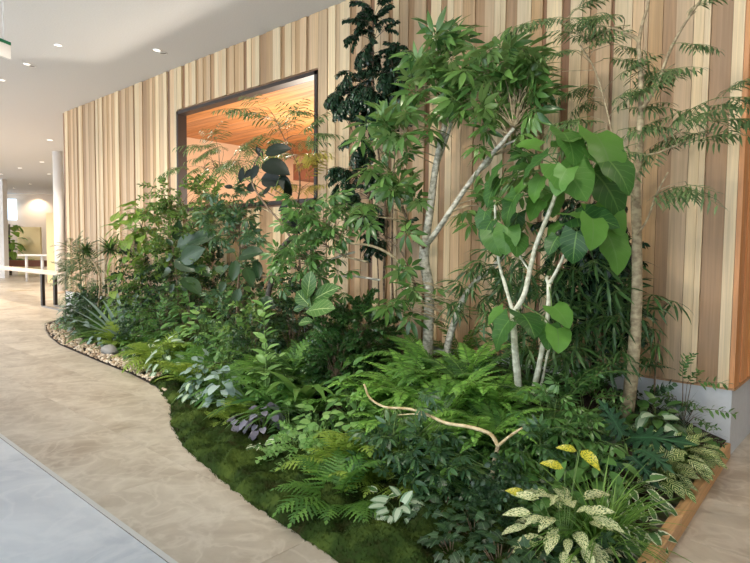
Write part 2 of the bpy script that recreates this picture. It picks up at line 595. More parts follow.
LEAF = {
    'fern': leafmat('fern_green', rgb(62, 110, 40), rgb(104, 152, 58), 0.5, 0.3),
    'fernlime': leafmat('fern_lime', rgb(112, 146, 44), rgb(158, 184, 74), 0.5, 0.35),
    'ferndark': leafmat('fern_dark', rgb(40, 78, 36), rgb(74, 116, 50), 0.5, 0.28),
    'fernbright': leafmat('fern_bright', rgb(84, 138, 50), rgb(142, 192, 82), 0.42, 0.34),
    'schef': leafmat('schefflera_green', rgb(54, 98, 44), rgb(98, 142, 66), 0.32, 0.22, under=rgb(104, 140, 84)),
    'schefdark': leafmat('schefflera_dark', rgb(40, 76, 46), rgb(76, 114, 66), 0.34, 0.2, under=rgb(88, 122, 84)),
    'scheftree': leafmat('schefflera_tree', rgb(54, 94, 44), rgb(104, 144, 70), 0.26, 0.24, under=rgb(120, 152, 88)),
    'ficus': leafmat('ficus_dark', rgb(24, 46, 34), rgb(48, 78, 54), 0.24, 0.14),
    'benj': leafmat('small_leaf_green', rgb(62, 102, 44), rgb(122, 156, 74), 0.34, 0.28),
    'boxdark': leafmat('box_dark', rgb(34, 70, 34), rgb(70, 112, 54), 0.28, 0.22),
    'heart': leafmat('heart_leaf_green', rgb(44, 90, 40), rgb(104, 158, 60), 0.42, 0.34, vein=rgb(104, 146, 74)),
    'rubber': leafmat('rubber_dark', rgb(14, 20, 18), rgb(28, 40, 32), 0.4, 0.04, vein=rgb(26, 36, 28), under=rgb(46, 56, 42), spec=0.18),
    'rubberg': leafmat('rubber_green', rgb(30, 58, 34), rgb(52, 80, 46), 0.32, 0.12, vein=rgb(62, 86, 54), under=rgb(80, 98, 66)),
    'fiddle': leafmat('fiddle_green', rgb(44, 88, 40), rgb(86, 128, 58), 0.32, 0.25, vein=rgb(170, 194, 130)),
    'broad': leafmat('broad_yellow_green', rgb(84, 130, 44), rgb(140, 172, 70), 0.4, 0.4, vein=rgb(150, 182, 90)),
    'feather': leafmat('feather_green', rgb(66, 96, 54), rgb(116, 142, 86), 0.45, 0.3),
    'featheryellow': leafmat('feather_yellow', rgb(150, 150, 56), rgb(190, 176, 80), 0.45, 0.35),
    'palm': leafmat('palm_green', rgb(40, 76, 36), rgb(84, 122, 60), 0.4, 0.25),
    'strap': leafmat('strap_green', rgb(56, 104, 44), rgb(112, 152, 70), 0.38, 0.3),
    'strapdark': leafmat('strap_dark', rgb(34, 66, 34), rgb(66, 102, 52), 0.36, 0.22),
    'silver': leafmat('silver_leaf', rgb(112, 138, 128), rgb(164, 186, 176), 0.5, 0.18),
    'bluegrey': leafmat('blue_grey_leaf', rgb(92, 122, 108), rgb(150, 176, 158), 0.45, 0.2),
    'purple': leafmat('purple_grey_leaf', rgb(78, 74, 88), rgb(128, 128, 142), 0.4, 0.15),
    'lightgreen': leafmat('light_green_leaf', rgb(112, 160, 82), rgb(164, 204, 122), 0.42, 0.35),
    'mid': leafmat('mid_green_leaf', rgb(58, 104, 48), rgb(104, 148, 72), 0.38, 0.28),
    'ivy': leafmat('dark_ivy', rgb(26, 56, 32), rgb(54, 86, 50), 0.36, 0.18, vein=rgb(88, 116, 80)),
    'variegated': leafmat('white_edged_leaf', rgb(58, 104, 52), rgb(94, 136, 74), 0.4, 0.25, pattern='margin', pcol=rgb(226, 232, 200)),
    'palecentre': leafmat('pale_leaf', rgb(96, 132, 96), rgb(130, 162, 122), 0.42, 0.25, pattern='center', pcol=rgb(186, 204, 176)),
    'aucuba': leafmat('speckled_leaf', rgb(66, 110, 40), rgb(104, 138, 50), 0.34, 0.3, pattern='speckle', pcol=rgb(236, 236, 186)),
    'aucubay': leafmat('speckled_yellow_leaf', rgb(110, 136, 30), rgb(150, 160, 40), 0.34, 0.35, pattern='speckle', pcol=rgb(222, 212, 70)),
    'calathea': leafmat('striped_leaf', rgb(44, 88, 36), rgb(80, 122, 50), 0.34, 0.25, pattern='stripe', pcol=rgb(214, 222, 160)),
    'philo': leafmat('philodendron_green', rgb(30, 64, 40), rgb(46, 84, 52), 0.28, 0.15, vein=rgb(60, 98, 66)),
    'grass': leafmat('grass_green', rgb(74, 124, 44), rgb(136, 176, 80), 0.45, 0.35),
    'greygrass': leafmat('grey_grass', rgb(84, 100, 92), rgb(126, 140, 128), 0.5, 0.2),
    'moss': mossmat(),
}
BARK = {
    'pale': bark('pale_bark', rgb(138, 136, 120), rgb(206, 202, 186), 26),
    'white': bark('white_bark', rgb(176, 176, 150), rgb(220, 220, 200), 20),
    'tan': bark('tan_bark', rgb(140, 124, 96), rgb(186, 170, 136), 24),
    'brown': bark('brown_bark', rgb(88, 72, 56), rgb(136, 116, 92), 24),
    'dark': bark('dark_bark', rgb(58, 54, 48), rgb(98, 92, 80), 24),
    'straw': bark('straw_bark', rgb(176, 152, 106), rgb(216, 200, 160), 20),
    'green': bark('green_stem', rgb(70, 96, 44), rgb(110, 138, 70), 20),
}

# ------------------------------------------------------------------ the room
TONE = {'c': ('cream', 0.026), 'l': ('light', 0.022), 't': ('tan', 0.017), 'b': ('brown', 0.010), 'd': ('dark', 0.004)}
PLANKS = [(-11.85, 'd'), (-11.71, 'c'), (-11.56, 'b'), (-11.41, 'l'), (-11.11, 'b'), (-11.01, 'c'), (-10.84, 'b'), (-10.7, 'l'), (-10.3, 'd'), (-10.23, 'c'), (-9.93, 'b'), (-9.85, 'l'), (-9.56, 't'), (-9.42, 'c'), (-9.28, 'b'), (-9.17, 'l'), (-8.74, 'd'), (-8.67, 'c'), (-8.41, 'b'), (-8.27, 't'), (-7.96, 'c'), (-7.85, 'l'), (-7.6, 'd'), (-7.51, 'l'), (-7.30, 'c'), (-7.17, 'd'), (-7.07, 'c'), (-6.77, 'b'), (-6.69, 'l'), (-6.39, 'b'), (-6.29, 'c'), (-6.0, 'b'), (-5.93, 'l'), (-5.61, 'd'), (-5.53, 'c'), (-5.27, 'b'), (-5.13, 't'), (-4.99, 'c'), (-4.84, 'b'), (-4.76, 'c'), (-4.57, 't'), (-4.37, 'b'), (-4.32, 'l'), (-4.17, 'l'), (-4.02, 'd'), (-4.0, 'c'), (-3.81, 'c'), (-3.66, 'b'), (-3.57, 'l'), (-3.37, 'd'), (-3.3, 'c'), (-3.11, 'b'), (-3.05, 'c'), (-2.86, 'b'), (-2.78, 'l'), (-2.64, 'd'), (-2.58, 'c'), (-2.46, 'b'), (-2.39, 'c'), (-2.22, 't'), (-2.09, 'b'), (-1.99, 'l'), (-1.83, 'c'), (-1.78, 'b'), (-1.67, 'c'), (-1.54, 't'), (-1.44, 'd'), (-1.4, 'c'), (-1.27, 'd'), (-1.2, 'c'), (-1.04, 'b'), (-0.99, 'l'), (-0.88, 'd'), (-0.85, 'c'), (-0.64, 'l'), (-0.61, 't'), (-0.51, 'b'), (-0.42, 'l'), (-0.24, 'c'), (-0.2, 'b'), (-0.07, 'c'), (0.0, None)]
# the widest boards are pairs of narrower ones
split = []
for i, (x, t) in enumerate(PLANKS):
    split.append((x, t))
    if t in ('c', 'l', 't') and i + 1 < len(PLANKS) and PLANKS[i + 1][0] - x > 0.155:
        w = PLANKS[i + 1][0] - x
        if w > 0.26:
            split.append((round(x + w * 0.36, 3), {'c': 'l', 'l': 't', 't': 'l'}[t]))
            split.append((round(x + w * 0.66, 3), t))
        else:
            split.append((round(x + w * (0.42 + 0.2 * (i % 2)), 3), {'c': 'l', 'l': 'c' if i % 2 else 't', 't': 'l'}[t]))
PLANKS = split
OX0, OX1, OZ0, OZ1 = -7.30, -4.17, 1.92, 3.40    # the opening
PZ = 0.46                                        # plinth height
# backing wall, with the opening left free
b = MB()
b.box(WEND, OX0, 0.0, 0.09, 0, CEIL)
b.box(OX1, 0.0, 0.0, 0.09, 0, CEIL)
b.box(OX0, OX1, 0.0, 0.09, 0, OZ0)
b.box(OX0, OX1, 0.0, 0.09, OZ1, CEIL)
wall = structure('wall_back', b, M['dark'], label='long wall clad in vertical cedar boards behind the planted bed')
for i in range(len(PLANKS) - 1):
    x0, t = PLANKS[i]
    x1 = PLANKS[i + 1][0]
    mt, pr = TONE[t]
    pr += RNG.uniform(-0.004, 0.004)
    inside = x0 >= OX0 - 0.01 and x1 <= OX1 + 0.01
    spans = [(PZ + 0.012, OZ0 - 0.03), (OZ1 + 0.03, CEIL - 0.004)] if inside else [(PZ + 0.012, CEIL - 0.004)]
    for z0, z1 in spans:
        b = MB()
        g = 0.0016
        b.box(-(x1 - x0) / 2 + g, (x1 - x0) / 2 - g, -pr - 0.004, 0.0, 0, z1 - z0)
        o = link('plank', b.mesh('plank', M[mt], False), wall)
        o.location = ((x0 + x1) / 2, -0.001, z0)
# return wall of the same volume, round the corner on the right
b = MB()
b.box(-0.22, 0.0, 0.09, 6.0, 0, CEIL)
wr = structure('wall_right', b, M['orange_dark'], label='return wall of orange cedar boards round the corner')
y = 0.0
k = 0
while y < 5.9:
    w = (0.16, 0.055, 0.2, 0.05, 0.12, 0.07)[k % 6]
    pr = (0.03, 0.008, 0.026, 0.008, 0.03, 0.012)[k % 6]
    b = MB()
    b.box(0.0, pr, 0.0, w - 0.003, 0, CEIL - PZ - 0.02)
    o = link('plank', b.mesh('plank', M['orange' if k % 2 == 0 else 'orange_dark'], False), wr)
    o.location = (0.001, y + 0.002 - (0.035 if k == 0 else 0), PZ + 0.012)
    y += w
    k += 1
# plinth under both faces and a thin metal bead above it
b = MB()
b.box(WEND, 0.018, -0.018, 0.02, 0, PZ)
structure('baseboard_back', b, M['plinth'])
b = MB()
b.box(0.0, 0.018, 0.02, 6.0, 0, PZ)
structure('baseboard_right', b, M['plinth'])
b = MB()
b.box(WEND, 0.04, -0.042, 0.0, PZ, PZ + 0.010)
b.box(0.0, 0.04, 0.0, 6.0, PZ, PZ + 0.010)
structure('trim_1', b, M['brown'])
# dark lining of the opening
b = MB()
for (x0, x1, z0, z1) in ((OX0, OX0 + 0.045, OZ0, OZ1), (OX1 - 0.045, OX1, OZ0, OZ1), (OX0, OX1, OZ1 - 0.045, OZ1), (OX0, OX1, OZ0, OZ0 + 0.045)):
    b.box(x0, x1, -0.045, 0.10, z0, z1)
wn = structure('window_1', b, M['frame'], label='dark bronze lining of the unglazed opening in the plank wall')
# far end and back of the planked volume (its own room behind the opening)
b = MB()
b.box(WEND, WEND + 0.12, 0.09, 6.0, 0, CEIL)
structure('wall_left', b, M['light'])
b = MB()
b.box(-9.6, -9.5, 0.09, 6.0, 0, CEIL)
b.box(-9.5, -0.22, 5.9, 6.0, 0, CEIL)
structure('wall_inner', b, M['pinkwall'])
inner = MB()
inner.box(-9.5, -0.22, 0.09, 5.9, 3.50, 3.54)
ic = structure('ceiling_inner', inner, M['orange_dark'], label='orange timber ceiling of the room seen through the opening')
for i in range(36):
    bb = MB()
    bb.box(0, 8.0, 0, 0.156, -0.012, 0.0)
    o = link('plank', bb.mesh('plank', M['ceiling_wood'], False), ic)
    o.location = (-9.49, 0.10 + i * 0.16, 3.5)
# a dark beam end hung below that ceiling and small round lamps set in it
b = MB()
b.box(-7.66, -6.6, 2.5, 3.1, 2.64, 2.94)
b.box(-7.2, -7.1, 2.7, 2.8, 2.94, 3.49)
bm_ = link('hanging_cabinet', b.mesh('hanging_cabinet', M['darkwood'], False))
tag(bm_, 'dark brown box hung in the room behind the opening', 'cabinet')

# ceiling and floor of the hall
b = MB()
b.box(-46, 9, -12, 16, CEIL, CEIL + 0.15)
structure('ceiling', b, M['ceiling'])
b = MB()
b.box(-46, 9, -12, 16, -0.25, -0.006)
floor = structure('floor', b, M['joint'], label='beige limestone tiled floor')
tmesh = {}
TX, TY = 1.2, 0.6


def tile(x0, x1, y0, y1):
    key = (round(x1 - x0, 3), round(y1 - y0, 3))
    if key not in tmesh:
        t = MB()
        t.bevbox(0.0008, key[0] - 0.0008, 0.0008, key[1] - 0.0008, -0.006, 0, 0.0006)
        tmesh[key] = t.mesh('tile', M['tile'], False)
    o = link('tile', tmesh[key], floor)
    o.location = (x0, y0, 0)


row = 0
y0 = -3.272
while y0 < 4.5:
    y1 = y0 + TY
    x = -19.2 + (0.6 if row % 2 else 0.0)
    while x < 4.8:
        hid = (x > WEND and x + TX < 0 and y0 > 0.0) or (x > -9.0 and x + TX < -0.2 and y0 > -1.3) or (x > -2.4 and x + TX < 0 and y0 > -2.1)
        if not hid:
            tile(x, x + TX, y0, y1)
        x += TX
    y0 = y1
    row += 1
b = MB()
b.box(-46, -19.2, -3.272, 16, -0.006, 0)
b.box(4.8, 9, -3.272, 16, -0.006, 0)
b.box(-19.2, 4.8, y0, 16, -0.006, 0)
structure('floor_beyond', b, M['tile'])
b = MB()
b.box(-46, 9, -12, -3.304, -0.006, 0.0)
structure('floor_grey', b, M['marble'], label='pale grey marble floor in the foreground')
b = MB()
b.box(-46, 9, -3.304, -3.298, -0.006, -0.0025)
structure('trim_2', b, M['gap'])
b = MB()
b.box(-46, 9, -3.298, -3.272, -0.006, 0.0012)
structure('trim_3', b, M['strip'], label='metal strip between the grey and the beige floor')

# outer walls of the hall
b = MB()
b.box(-46.1, -46, -12, 16, 0, CEIL)
structure('wall_far', b, M['wallpaint'])
b = MB()
b.box(-46, 9, 16, 16.1, 0, CEIL)
structure('wall_north', b, M['wallpaint'])
b = MB()
b.box(9, 9.1, -12, 16, 0, CEIL)
structure('wall_east', b, M['wallpaint'])

# ------------------------------------------------------------------ planted bed: ground, moss, edging, pebbles
FRONT = [(-11.3, -0.03), (-10.9, -0.5), (-10.3, -0.92), (-9.52, -1.17), (-8.7, -1.38), (-7.83, -1.54), (-6.23, -1.65), (-5.3, -1.69), (-4.52, -1.78), (-3.86, -2.01), (-3.33, -2.29), (-2.8, -2.48), (-2.17, -2.61), (-1.65, -2.7), (-1.28, -2.73), (-0.96, -2.77), (-0.3, -2.85), (0.16, -2.88)]


def yf(x):
    if x <= FRONT[0][0]:
        return FRONT[0][1]
    for (xa, ya), (xb, yb) in zip(FRONT, FRONT[1:]):
        if x <= xb:
            return ya + (yb - ya) * (x - xa) / (xb - xa)
    return FRONT[-1][1]


def ground(x, y):
    d = max(0.0, y - yf(x))
    q = min(1.0, max(0.0, d - 0.55) / 1.1)
    q = q * q * (3 - 2 * q)
    edge = min(1.0, max(0.0, (-x + 0.02) / 0.9))
    return 0.012 + 0.38 * q * (0.25 + 0.75 * edge) + 0.03 * q * noise.noise(Vector((x * 2, y * 2, 3)))


# soil
b = MB()
xs = [-11.3 + 0.1 * i for i in range(114)]
NR = 20
vs = []
for x in xs:
    x = min(x, 0.0)
    for j in range(NR + 1):
        yy = yf(x) + (-0.02 - yf(x)) * j / NR
        vs.append((x, yy, ground(x, yy) - 0.006 if j else 0.001))
fs = []
for i in range(len(xs) - 1):
    for j in range(NR):
        k = i * (NR + 1) + j
        fs.append((k, k + NR + 1, k + NR + 2, k + 1))
b.add(vs, fs)
soil = link('soil_bed', b.mesh('soil_bed', M['soil']))
tag(soil, 'dark soil of the planted bed along the plank wall', 'soil', kind='stuff')

# moss carpet along the front edge, a cushion surface with short tufts
MOSS0, MOSS1 = -4.75, -0.25


def moss_h(x, y):
    d = y - yf(x) + 0.05 * noise.noise(Vector((x * 5, y * 5, 7)))
    if d < 0:
        return 0.0
    h = 0.045 * min(1, d / 0.07) ** 0.6
    h += 0.075 * (noise.noise(Vector((x * 4.2, y * 5.2, 1))) + 0.45) * min(1, d / 0.2)
    h += 0.03 * noise.noise(Vector((x * 13, y * 15, 5)))
    return max(0.004, h)


b = MB()
vs, fs = [], []
NX, NY = 260, 46
for i in range(NX + 1):
    x = MOSS0 + (MOSS1 - MOSS0) * i / NX
    wdt = 0.75 * min(1.0, (x - MOSS0) / 0.5 + 0.1)
    for j in range(NY + 1):
        yy = yf(x) - 0.012 + 0.02 * noise.noise(Vector((x * 11, 0, 2))) + wdt * j / NY
        z = 0.0015 if j == 0 else moss_h(x, yy) + max(0, ground(x, yy) - 0.012)
        vs.append((x, yy, max(z, 0.0015)))
for i in range(NX):
    for j in range(NY):
        k = i * (NY + 1) + j
        fs.append((k, k + NY + 1, k + NY + 2, k + 1))
b.add(vs, fs)
cushion = list(vs)
for q in range(34000):
    p = cushion[RNG.randrange(len(cushion))]
    x, yy, z = p[0] + RNG.uniform(-0.01, 0.01), p[1] + RNG.uniform(-0.01, 0.012), p[2]
    hgt = RNG.uniform(0.008, 0.018)
    a = RNG.uniform(0, 2 * PI)
    dx, dy = math.cos(a) * 0.0028, math.sin(a) * 0.0028
    lx, ly = RNG.uniform(-0.012, 0.012), RNG.uniform(-0.012, 0.012)
    b.add([(x - dx, yy - dy, z - 0.003), (x + dx, yy + dy, z - 0.003), (x + lx, yy + ly, z + hgt)], [(0, 1, 2)])
moss = link('moss_carpet', b.mesh('moss_carpet', LEAF['moss']))
tag(moss, 'green moss carpet along the curved front edge of the bed', 'moss', kind='stuff')

# timber edging on the right
tl = thing('timber_edging', 'orange timber edging board along the right end of the bed', 'edging', (0.0, -0.03, 0))
d = Vector((0.14, -2.82, 0)).normalized()
nrm = Vector((-d.y, d.x, 0))
for i, (s0, s1) in enumerate(((0.0, 1.42), (1.424, 2.86))):
    b = MB()
    p0, p1 = d * s0, d * s1
    hw = 0.027
    c = [p0 - nrm * hw, p0 + nrm * hw, p1 + nrm * hw, p1 - nrm * hw]
    z1 = 0.095
    bev = 0.004
    vs = [(v.x, v.y, 0.0) for v in c] + [(v.x, v.y, z1 - bev) for v in c]
    ci = [p0 - nrm * (hw - bev) + d * bev, p0 + nrm * (hw - bev) + d * bev, p1 + nrm * (hw - bev) - d * bev, p1 - nrm * (hw - bev) - d * bev]
    vs += [(v.x, v.y, z1) for v in ci]
    fs = [(0, 1, 2, 3), (11, 10, 9, 8)]
    for k in range(4):
        j = (k + 1) % 4
        fs += [(k, 4 + k, 4 + j, j), (4 + k, 8 + k, 8 + j, 4 + j)]
    b.add(vs, fs)
    link('board', b.mesh('board', M['timber'], False), tl)

# thin dark metal edge of the pebble strip
b = MB()
pp = [Vector((x, yf(x) - 0.012, 0.006)) for x in [-10.6 + 0.1 * i for i in range(62)]]
b.tube(pp, 0.0035, 0.0035, 4)
tag(link('metal_edging', b.mesh('metal_edging', M['black'])), 'thin dark metal edging along the pebble strip', 'edging')


def stone_mesh(name, mat, seed, sub=2):
    r = random.Random(seed)
    import bmesh
    bm = bmesh.new()
    bmesh.ops.create_icosphere(bm, subdivisions=sub, radius=1.0)
    for v in bm.verts:
        k = 1 + 0.22 * noise.noise(v.co * 1.3 + Vector((seed * 3.1, 0, 0)))
        v.co = Vector((v.co.x * k, v.co.y * k * 0.8, v.co.z * k * 0.6))
    me = bpy.data.meshes.new(name)
    bm.to_mesh(me)
    bm.free()
    me.polygons.foreach_set('use_smooth', [True] * len(me.polygons))
    me.materials.append(mat)
    return me


PEB = [stone_mesh('pebble', M['pebble'], s, 1) for s in range(5)]
placed = []
tries = 0
while len(placed) < 300 and tries < 9000:
    tries += 1
    x = -4.35 - 5.6 * RNG.random() ** 1.3
    wdt = 0.30 if x < -5.2 else 0.30 * (-4.30 - x) / 0.9 + 0.05
    if x < -8.5:
        wdt = 0.45
    yy = yf(x) + 0.035 + RNG.random() * wdt
    s = RNG.uniform(0.018, 0.034)
    if any((x - a) ** 2 + (yy - c) ** 2 < (0.75 * (s + r)) ** 2 for a, c, r in placed):
        continue
    placed.append((x, yy, s))
    o = link('pebble', RNG.choice(PEB), None, Matrix.Translation((x, yy, ground(x, yy) + s * 0.42)) @ Matrix.Rotation(RNG.uniform(0, 6.28), 4, 'Z') @ Matrix.Rotation(RNG.uniform(-0.3, 0.3), 4, 'X') @ Matrix.Diagonal((s, s, s, 1)))
    tag(o, 'small cream or tan pebble in the strip along the curved bed edge', 'pebble', 'pebbles along the bed edge')
b = MB()
for q in range(1500):
    x = -4.33 - 5.9 * RNG.random() ** 1.2
    wdt = 0.32 if x < -5.2 else 0.32 * (-4.28 - x) / 0.9 + 0.04
    if x < -8.5:
        wdt = 0.45
    yy = yf(x) + 0.012 + RNG.random() * wdt
    s_ = RNG.uniform(0.012, 0.024)
    c_ = Vector((x, yy, ground(x, yy) + s_ * 0.3))
    r_ = Matrix.Rotation(RNG.uniform(0, 6.28), 3, 'Z')
    oc = [r_ @ Vector(p) * s_ + c_ for p in ((1, 0, 0), (0.3, 0.8, 0), (-0.8, 0.5, 0), (-0.7, -0.6, 0), (0.4, -0.8, 0), (0, 0, 0.6), (0, 0, -0.6))]
    b.add(oc, [(0, 1, 5), (1, 2, 5), (2, 3, 5), (3, 4, 5), (4, 0, 5), (1, 0, 6), (2, 1, 6), (3, 2, 6), (4, 3, 6), (0, 4, 6)])
tag(link('gravel', b.mesh('gravel', M['pebble'])), 'fine cream gravel between the pebbles of the bed edge', 'gravel', kind='stuff')
for i, (px, py, sz, lb) in enumerate(((110, 352, 0.13, 'large grey rock lying among the pebbles beside a fern'), (127, 345, 0.10, 'smaller grey rock half under the ferns behind the pebbles'))):
    Y = -1.38 if i == 0 else -1.2
    P = at(px, py, Y)
    o = link('rock', stone_mesh('rock', M['rock'], 11 + i, 3), None, Matrix.Translation((P.x, Y, ground(P.x, Y) + sz * 0.35)) @ Matrix.Diagonal((sz, sz * 0.9, sz * 0.9, 1)))
    tag(o, lb, 'rock')

# ------------------------------------------------------------------ leaf and frond meshes
I4 = Matrix.Identity(4)
UP = Vector((0, 0, 1))


def p_oval(t):
    return math.sin(PI * min(1, t ** 0.85)) ** 0.75 if 0 < t < 1 else 0.0


def p_lance(t):
    return math.sin(PI * t ** 0.75) ** 0.9 if 0 < t < 1 else 0.0


def p_ob(t):
    return math.sin(PI * t ** 1.35) ** 0.8 if 0 < t < 1 else 0.0


def p_heart(t):
    return (math.sin(PI * (0.22 + 0.78 * t) ** 0.95) ** 0.7) * (1.02 - 0.12 * t) if t < 1 else 0.0


def p_strap(t):
    return min(1, t * 6 + 0.45) * (1 - t ** 3.2)


LM = {}


def leafmesh(key, mat, prof, ratio, droop, fold, n=5, nx=3, pet=0.0, lobe=0.0, wave=0.0, var=3, thick=0.012, ang=0.0):
    out = []
    for s in range(var):
        k = 1 + 0.14 * (s - 1)
        b = MB()
        Mx = I4
        if pet:
            b.tube([(0, 0, 0), (0, pet * 0.5, pet * 0.06), (0, pet, 0)], thick, thick * 0.8, 3, 1)
            Mx = Matrix.Translation((0, pet, 0)) @ Matrix.Rotation(-ang * k, 4, 'X')
        b.blade(Mx, 1.0, ratio * (1 + 0.06 * (1 - s)), prof, droop * k, fold, n, nx, 0, lobe, wave)
        out.append(b.mesh(key, [LEAF[mat], BARK['green']]))
    LM[key] = out
    return out


leafmesh('heart', 'heart', p_heart, 0.95, 0.7, 0.14, 8, 5, 0.35, 0.16, 0.10, ang=0.6)
leafmesh('rubber', 'rubber', p_oval, 0.46, 0.35, 0.2, 6, 5, 0.16, ang=0.3)
leafmesh('rubberg', 'rubberg', p_oval, 0.48, 0.35, 0.2, 6, 5, 0.16, ang=0.3)
leafmesh('fiddle', 'fiddle', p_ob, 0.52, 0.45, 0.15, 6, 5, 0.1, wave=0.06, ang=0.2)
leafmesh('broad', 'broad', p_heart, 0.8, 0.6, 0.12, 6, 5, 0.25, 0.1, 0.06, ang=0.6)
leafmesh('lance', 'mid', p_lance, 0.3, 0.7, 0.2, 5, 3, 0.12)
leafmesh('lancebright', 'strap', p_lance, 0.13, 1.5, 0.2, 7, 3, 0.1)
leafmesh('dieff', 'variegated', p_oval, 0.46, 0.6, 0.15, 6, 3, 0.3, ang=0.4)
leafmesh('varvine', 'variegated', p_heart, 0.62, 0.5, 0.12, 5, 3, 0.3, ang=0.4)
leafmesh('pale', 'palecentre', p_heart, 0.7, 0.6, 0.12, 5, 3, 0.4, 0.08, ang=0.6)
leafmesh('silver', 'silver', p_heart, 0.72, 0.6, 0.14, 5, 3, 0.4, 0.1, ang=0.6)
leafmesh('bluegrey', 'bluegrey', p_oval, 0.6, 0.6, 0.14, 5, 3, 0.3, ang=0.5)
leafmesh('purple', 'purple', p_heart, 0.85, 0.7, 0.1, 5, 3, 0.5, 0.1, 0.08, ang=0.7)
leafmesh('round', 'lightgreen', p_oval, 0.78, 0.4, 0.12, 4, 3, 0.3, ang=0.3)
leafmesh('midleaf', 'mid', p_oval, 0.52, 0.6, 0.15, 5, 3, 0.25, ang=0.4)
leafmesh('aucuba', 'aucuba', p_lance, 0.4, 0.55, 0.18, 6, 3, 0.12, wave=0.05)
leafmesh('aucubay', 'aucubay', p_lance, 0.42, 1.0, 0.18, 6, 3, 0.12, wave=0.05)
leafmesh('calathea', 'calathea', p_oval, 0.42, 0.6, 0.15, 6, 3, 0.25, ang=0.4)
leafmesh('strap', 'strap', p_strap, 0.055, 1.5, 0.3, 8, 3)
leafmesh('strapdark', 'strapdark', p_strap, 0.05, 1.5, 0.3, 8, 3)
leafmesh('aspid', 'strapdark', p_lance, 0.17, 1.2, 0.2, 8, 3, 0.3)
leafmesh('spear', 'silver', p_strap, 0.075, 0.5, 0.4, 6, 3)
leafmesh('greyblade', 'greygrass', p_strap, 0.03, 0.5, 0.3, 6, 3)
leafmesh('upright', 'lightgreen', p_lance, 0.42, 0.5, 0.25, 5, 3)


def lobed_mesh(key, mat, pts, pet, droop, var=2):
    out = []
    for s in range(var):
        b = MB()
        b.tube([(0, 0, 0), (0, pet * 0.5, pet * 0.08), (0, pet, 0)], 0.014, 0.011, 3, 1)
        b.lobed(Matrix.Translation((0, pet, 0)) @ Matrix.Rotation(-0.5, 4, 'X'), pts, droop * (1 + 0.4 * s))
        out.append(b.mesh(key, [LEAF[mat], BARK['green']]))
    LM[key] = out


ivy = [(0, 0.05), (0.22, -0.08), (0.42, 0.06), (0.34, 0.26), (0.5, 0.52), (0.26, 0.54), (0.16, 0.72), (0, 1.0), (-0.16, 0.72), (-0.26, 0.54), (-0.5, 0.52), (-0.34, 0.26), (-0.42, 0.06), (-0.22, -0.08)]
lobed_mesh('ivy', 'ivy', ivy, 0.5, 0.5)
lobed_mesh('ivypale', 'palecentre', ivy, 0.5, 0.5)
ph = [(0, 0.0)]
right = []
for k in range(6):
    t = k / 6
    w = 0.36 * math.sin(PI * (0.25 + 0.72 * t))
    y0_ = -0.12 + 1.0 * t
    right += [(w * 0.45, y0_ + 0.02), (w, y0_ + 0.02 + 0.10 * t), (w * 0.95, y0_ + 0.10 + 0.06 * t), (w * 0.5, y0_ + 0.13)]
ph += right + [(0.0, 1.05)] + [(-x, y) for x, y in reversed(right)]
lobed_mesh('philo', 'philo', ph, 0.5, 0.5)


def schef_mesh(key, mat, n, ratio, pet, droop, var=3, stem='green'):
    """compound hand-shaped leaf: leaflets radiating from the end of a leaf stalk; leaflet length 1"""
    out = []
    for s in range(var):
        r = random.Random(s + 5)
        b = MB()
        b.tube([(0, 0, 0), (0, pet * 0.5, pet * 0.1), (0, pet, pet * 0.08)], 0.022, 0.016, 3, 1)
        nn = n + (s % 2)
        for k in range(nn):
            a = 2 * PI * (k + 0.5) / nn + r.uniform(-0.12, 0.12)
            front = 0.5 + 0.5 * math.cos(a)
            L = (0.72 + 0.36 * front) * r.uniform(0.9, 1.08)
            Mx = Matrix.Translation((0, pet, pet * 0.08)) @ Matrix.Rotation(-a, 4, 'Z') @ Matrix.Rotation(-r.uniform(0.05, 0.35) - droop * 0.3, 4, 'X')
            b.tube([Mx @ Vector((0, 0, 0)), Mx @ Vector((0, 0.16 * L, 0))], 0.012, 0.010, 3, 1)
            b.blade(Mx @ Matrix.Translation((0, 0.14 * L, 0)), L * 0.86, ratio, p_lance if ratio < 0.3 else p_ob, droop, 0.22, 4, 3, 0)
        out.append(b.mesh(key, [LEAF[mat], BARK[stem]]))
    LM[key] = out


schef_mesh('schef', 'schef', 8, 0.30, 0.9, 0.5)
schef_mesh('schefdark', 'schefdark', 8, 0.27, 0.9, 0.5)
schef_mesh('scheftree', 'scheftree', 8, 0.24, 0.6, 0.45)
schef_mesh('fan', 'palm', 7, 0.11, 0.8, 0.8)


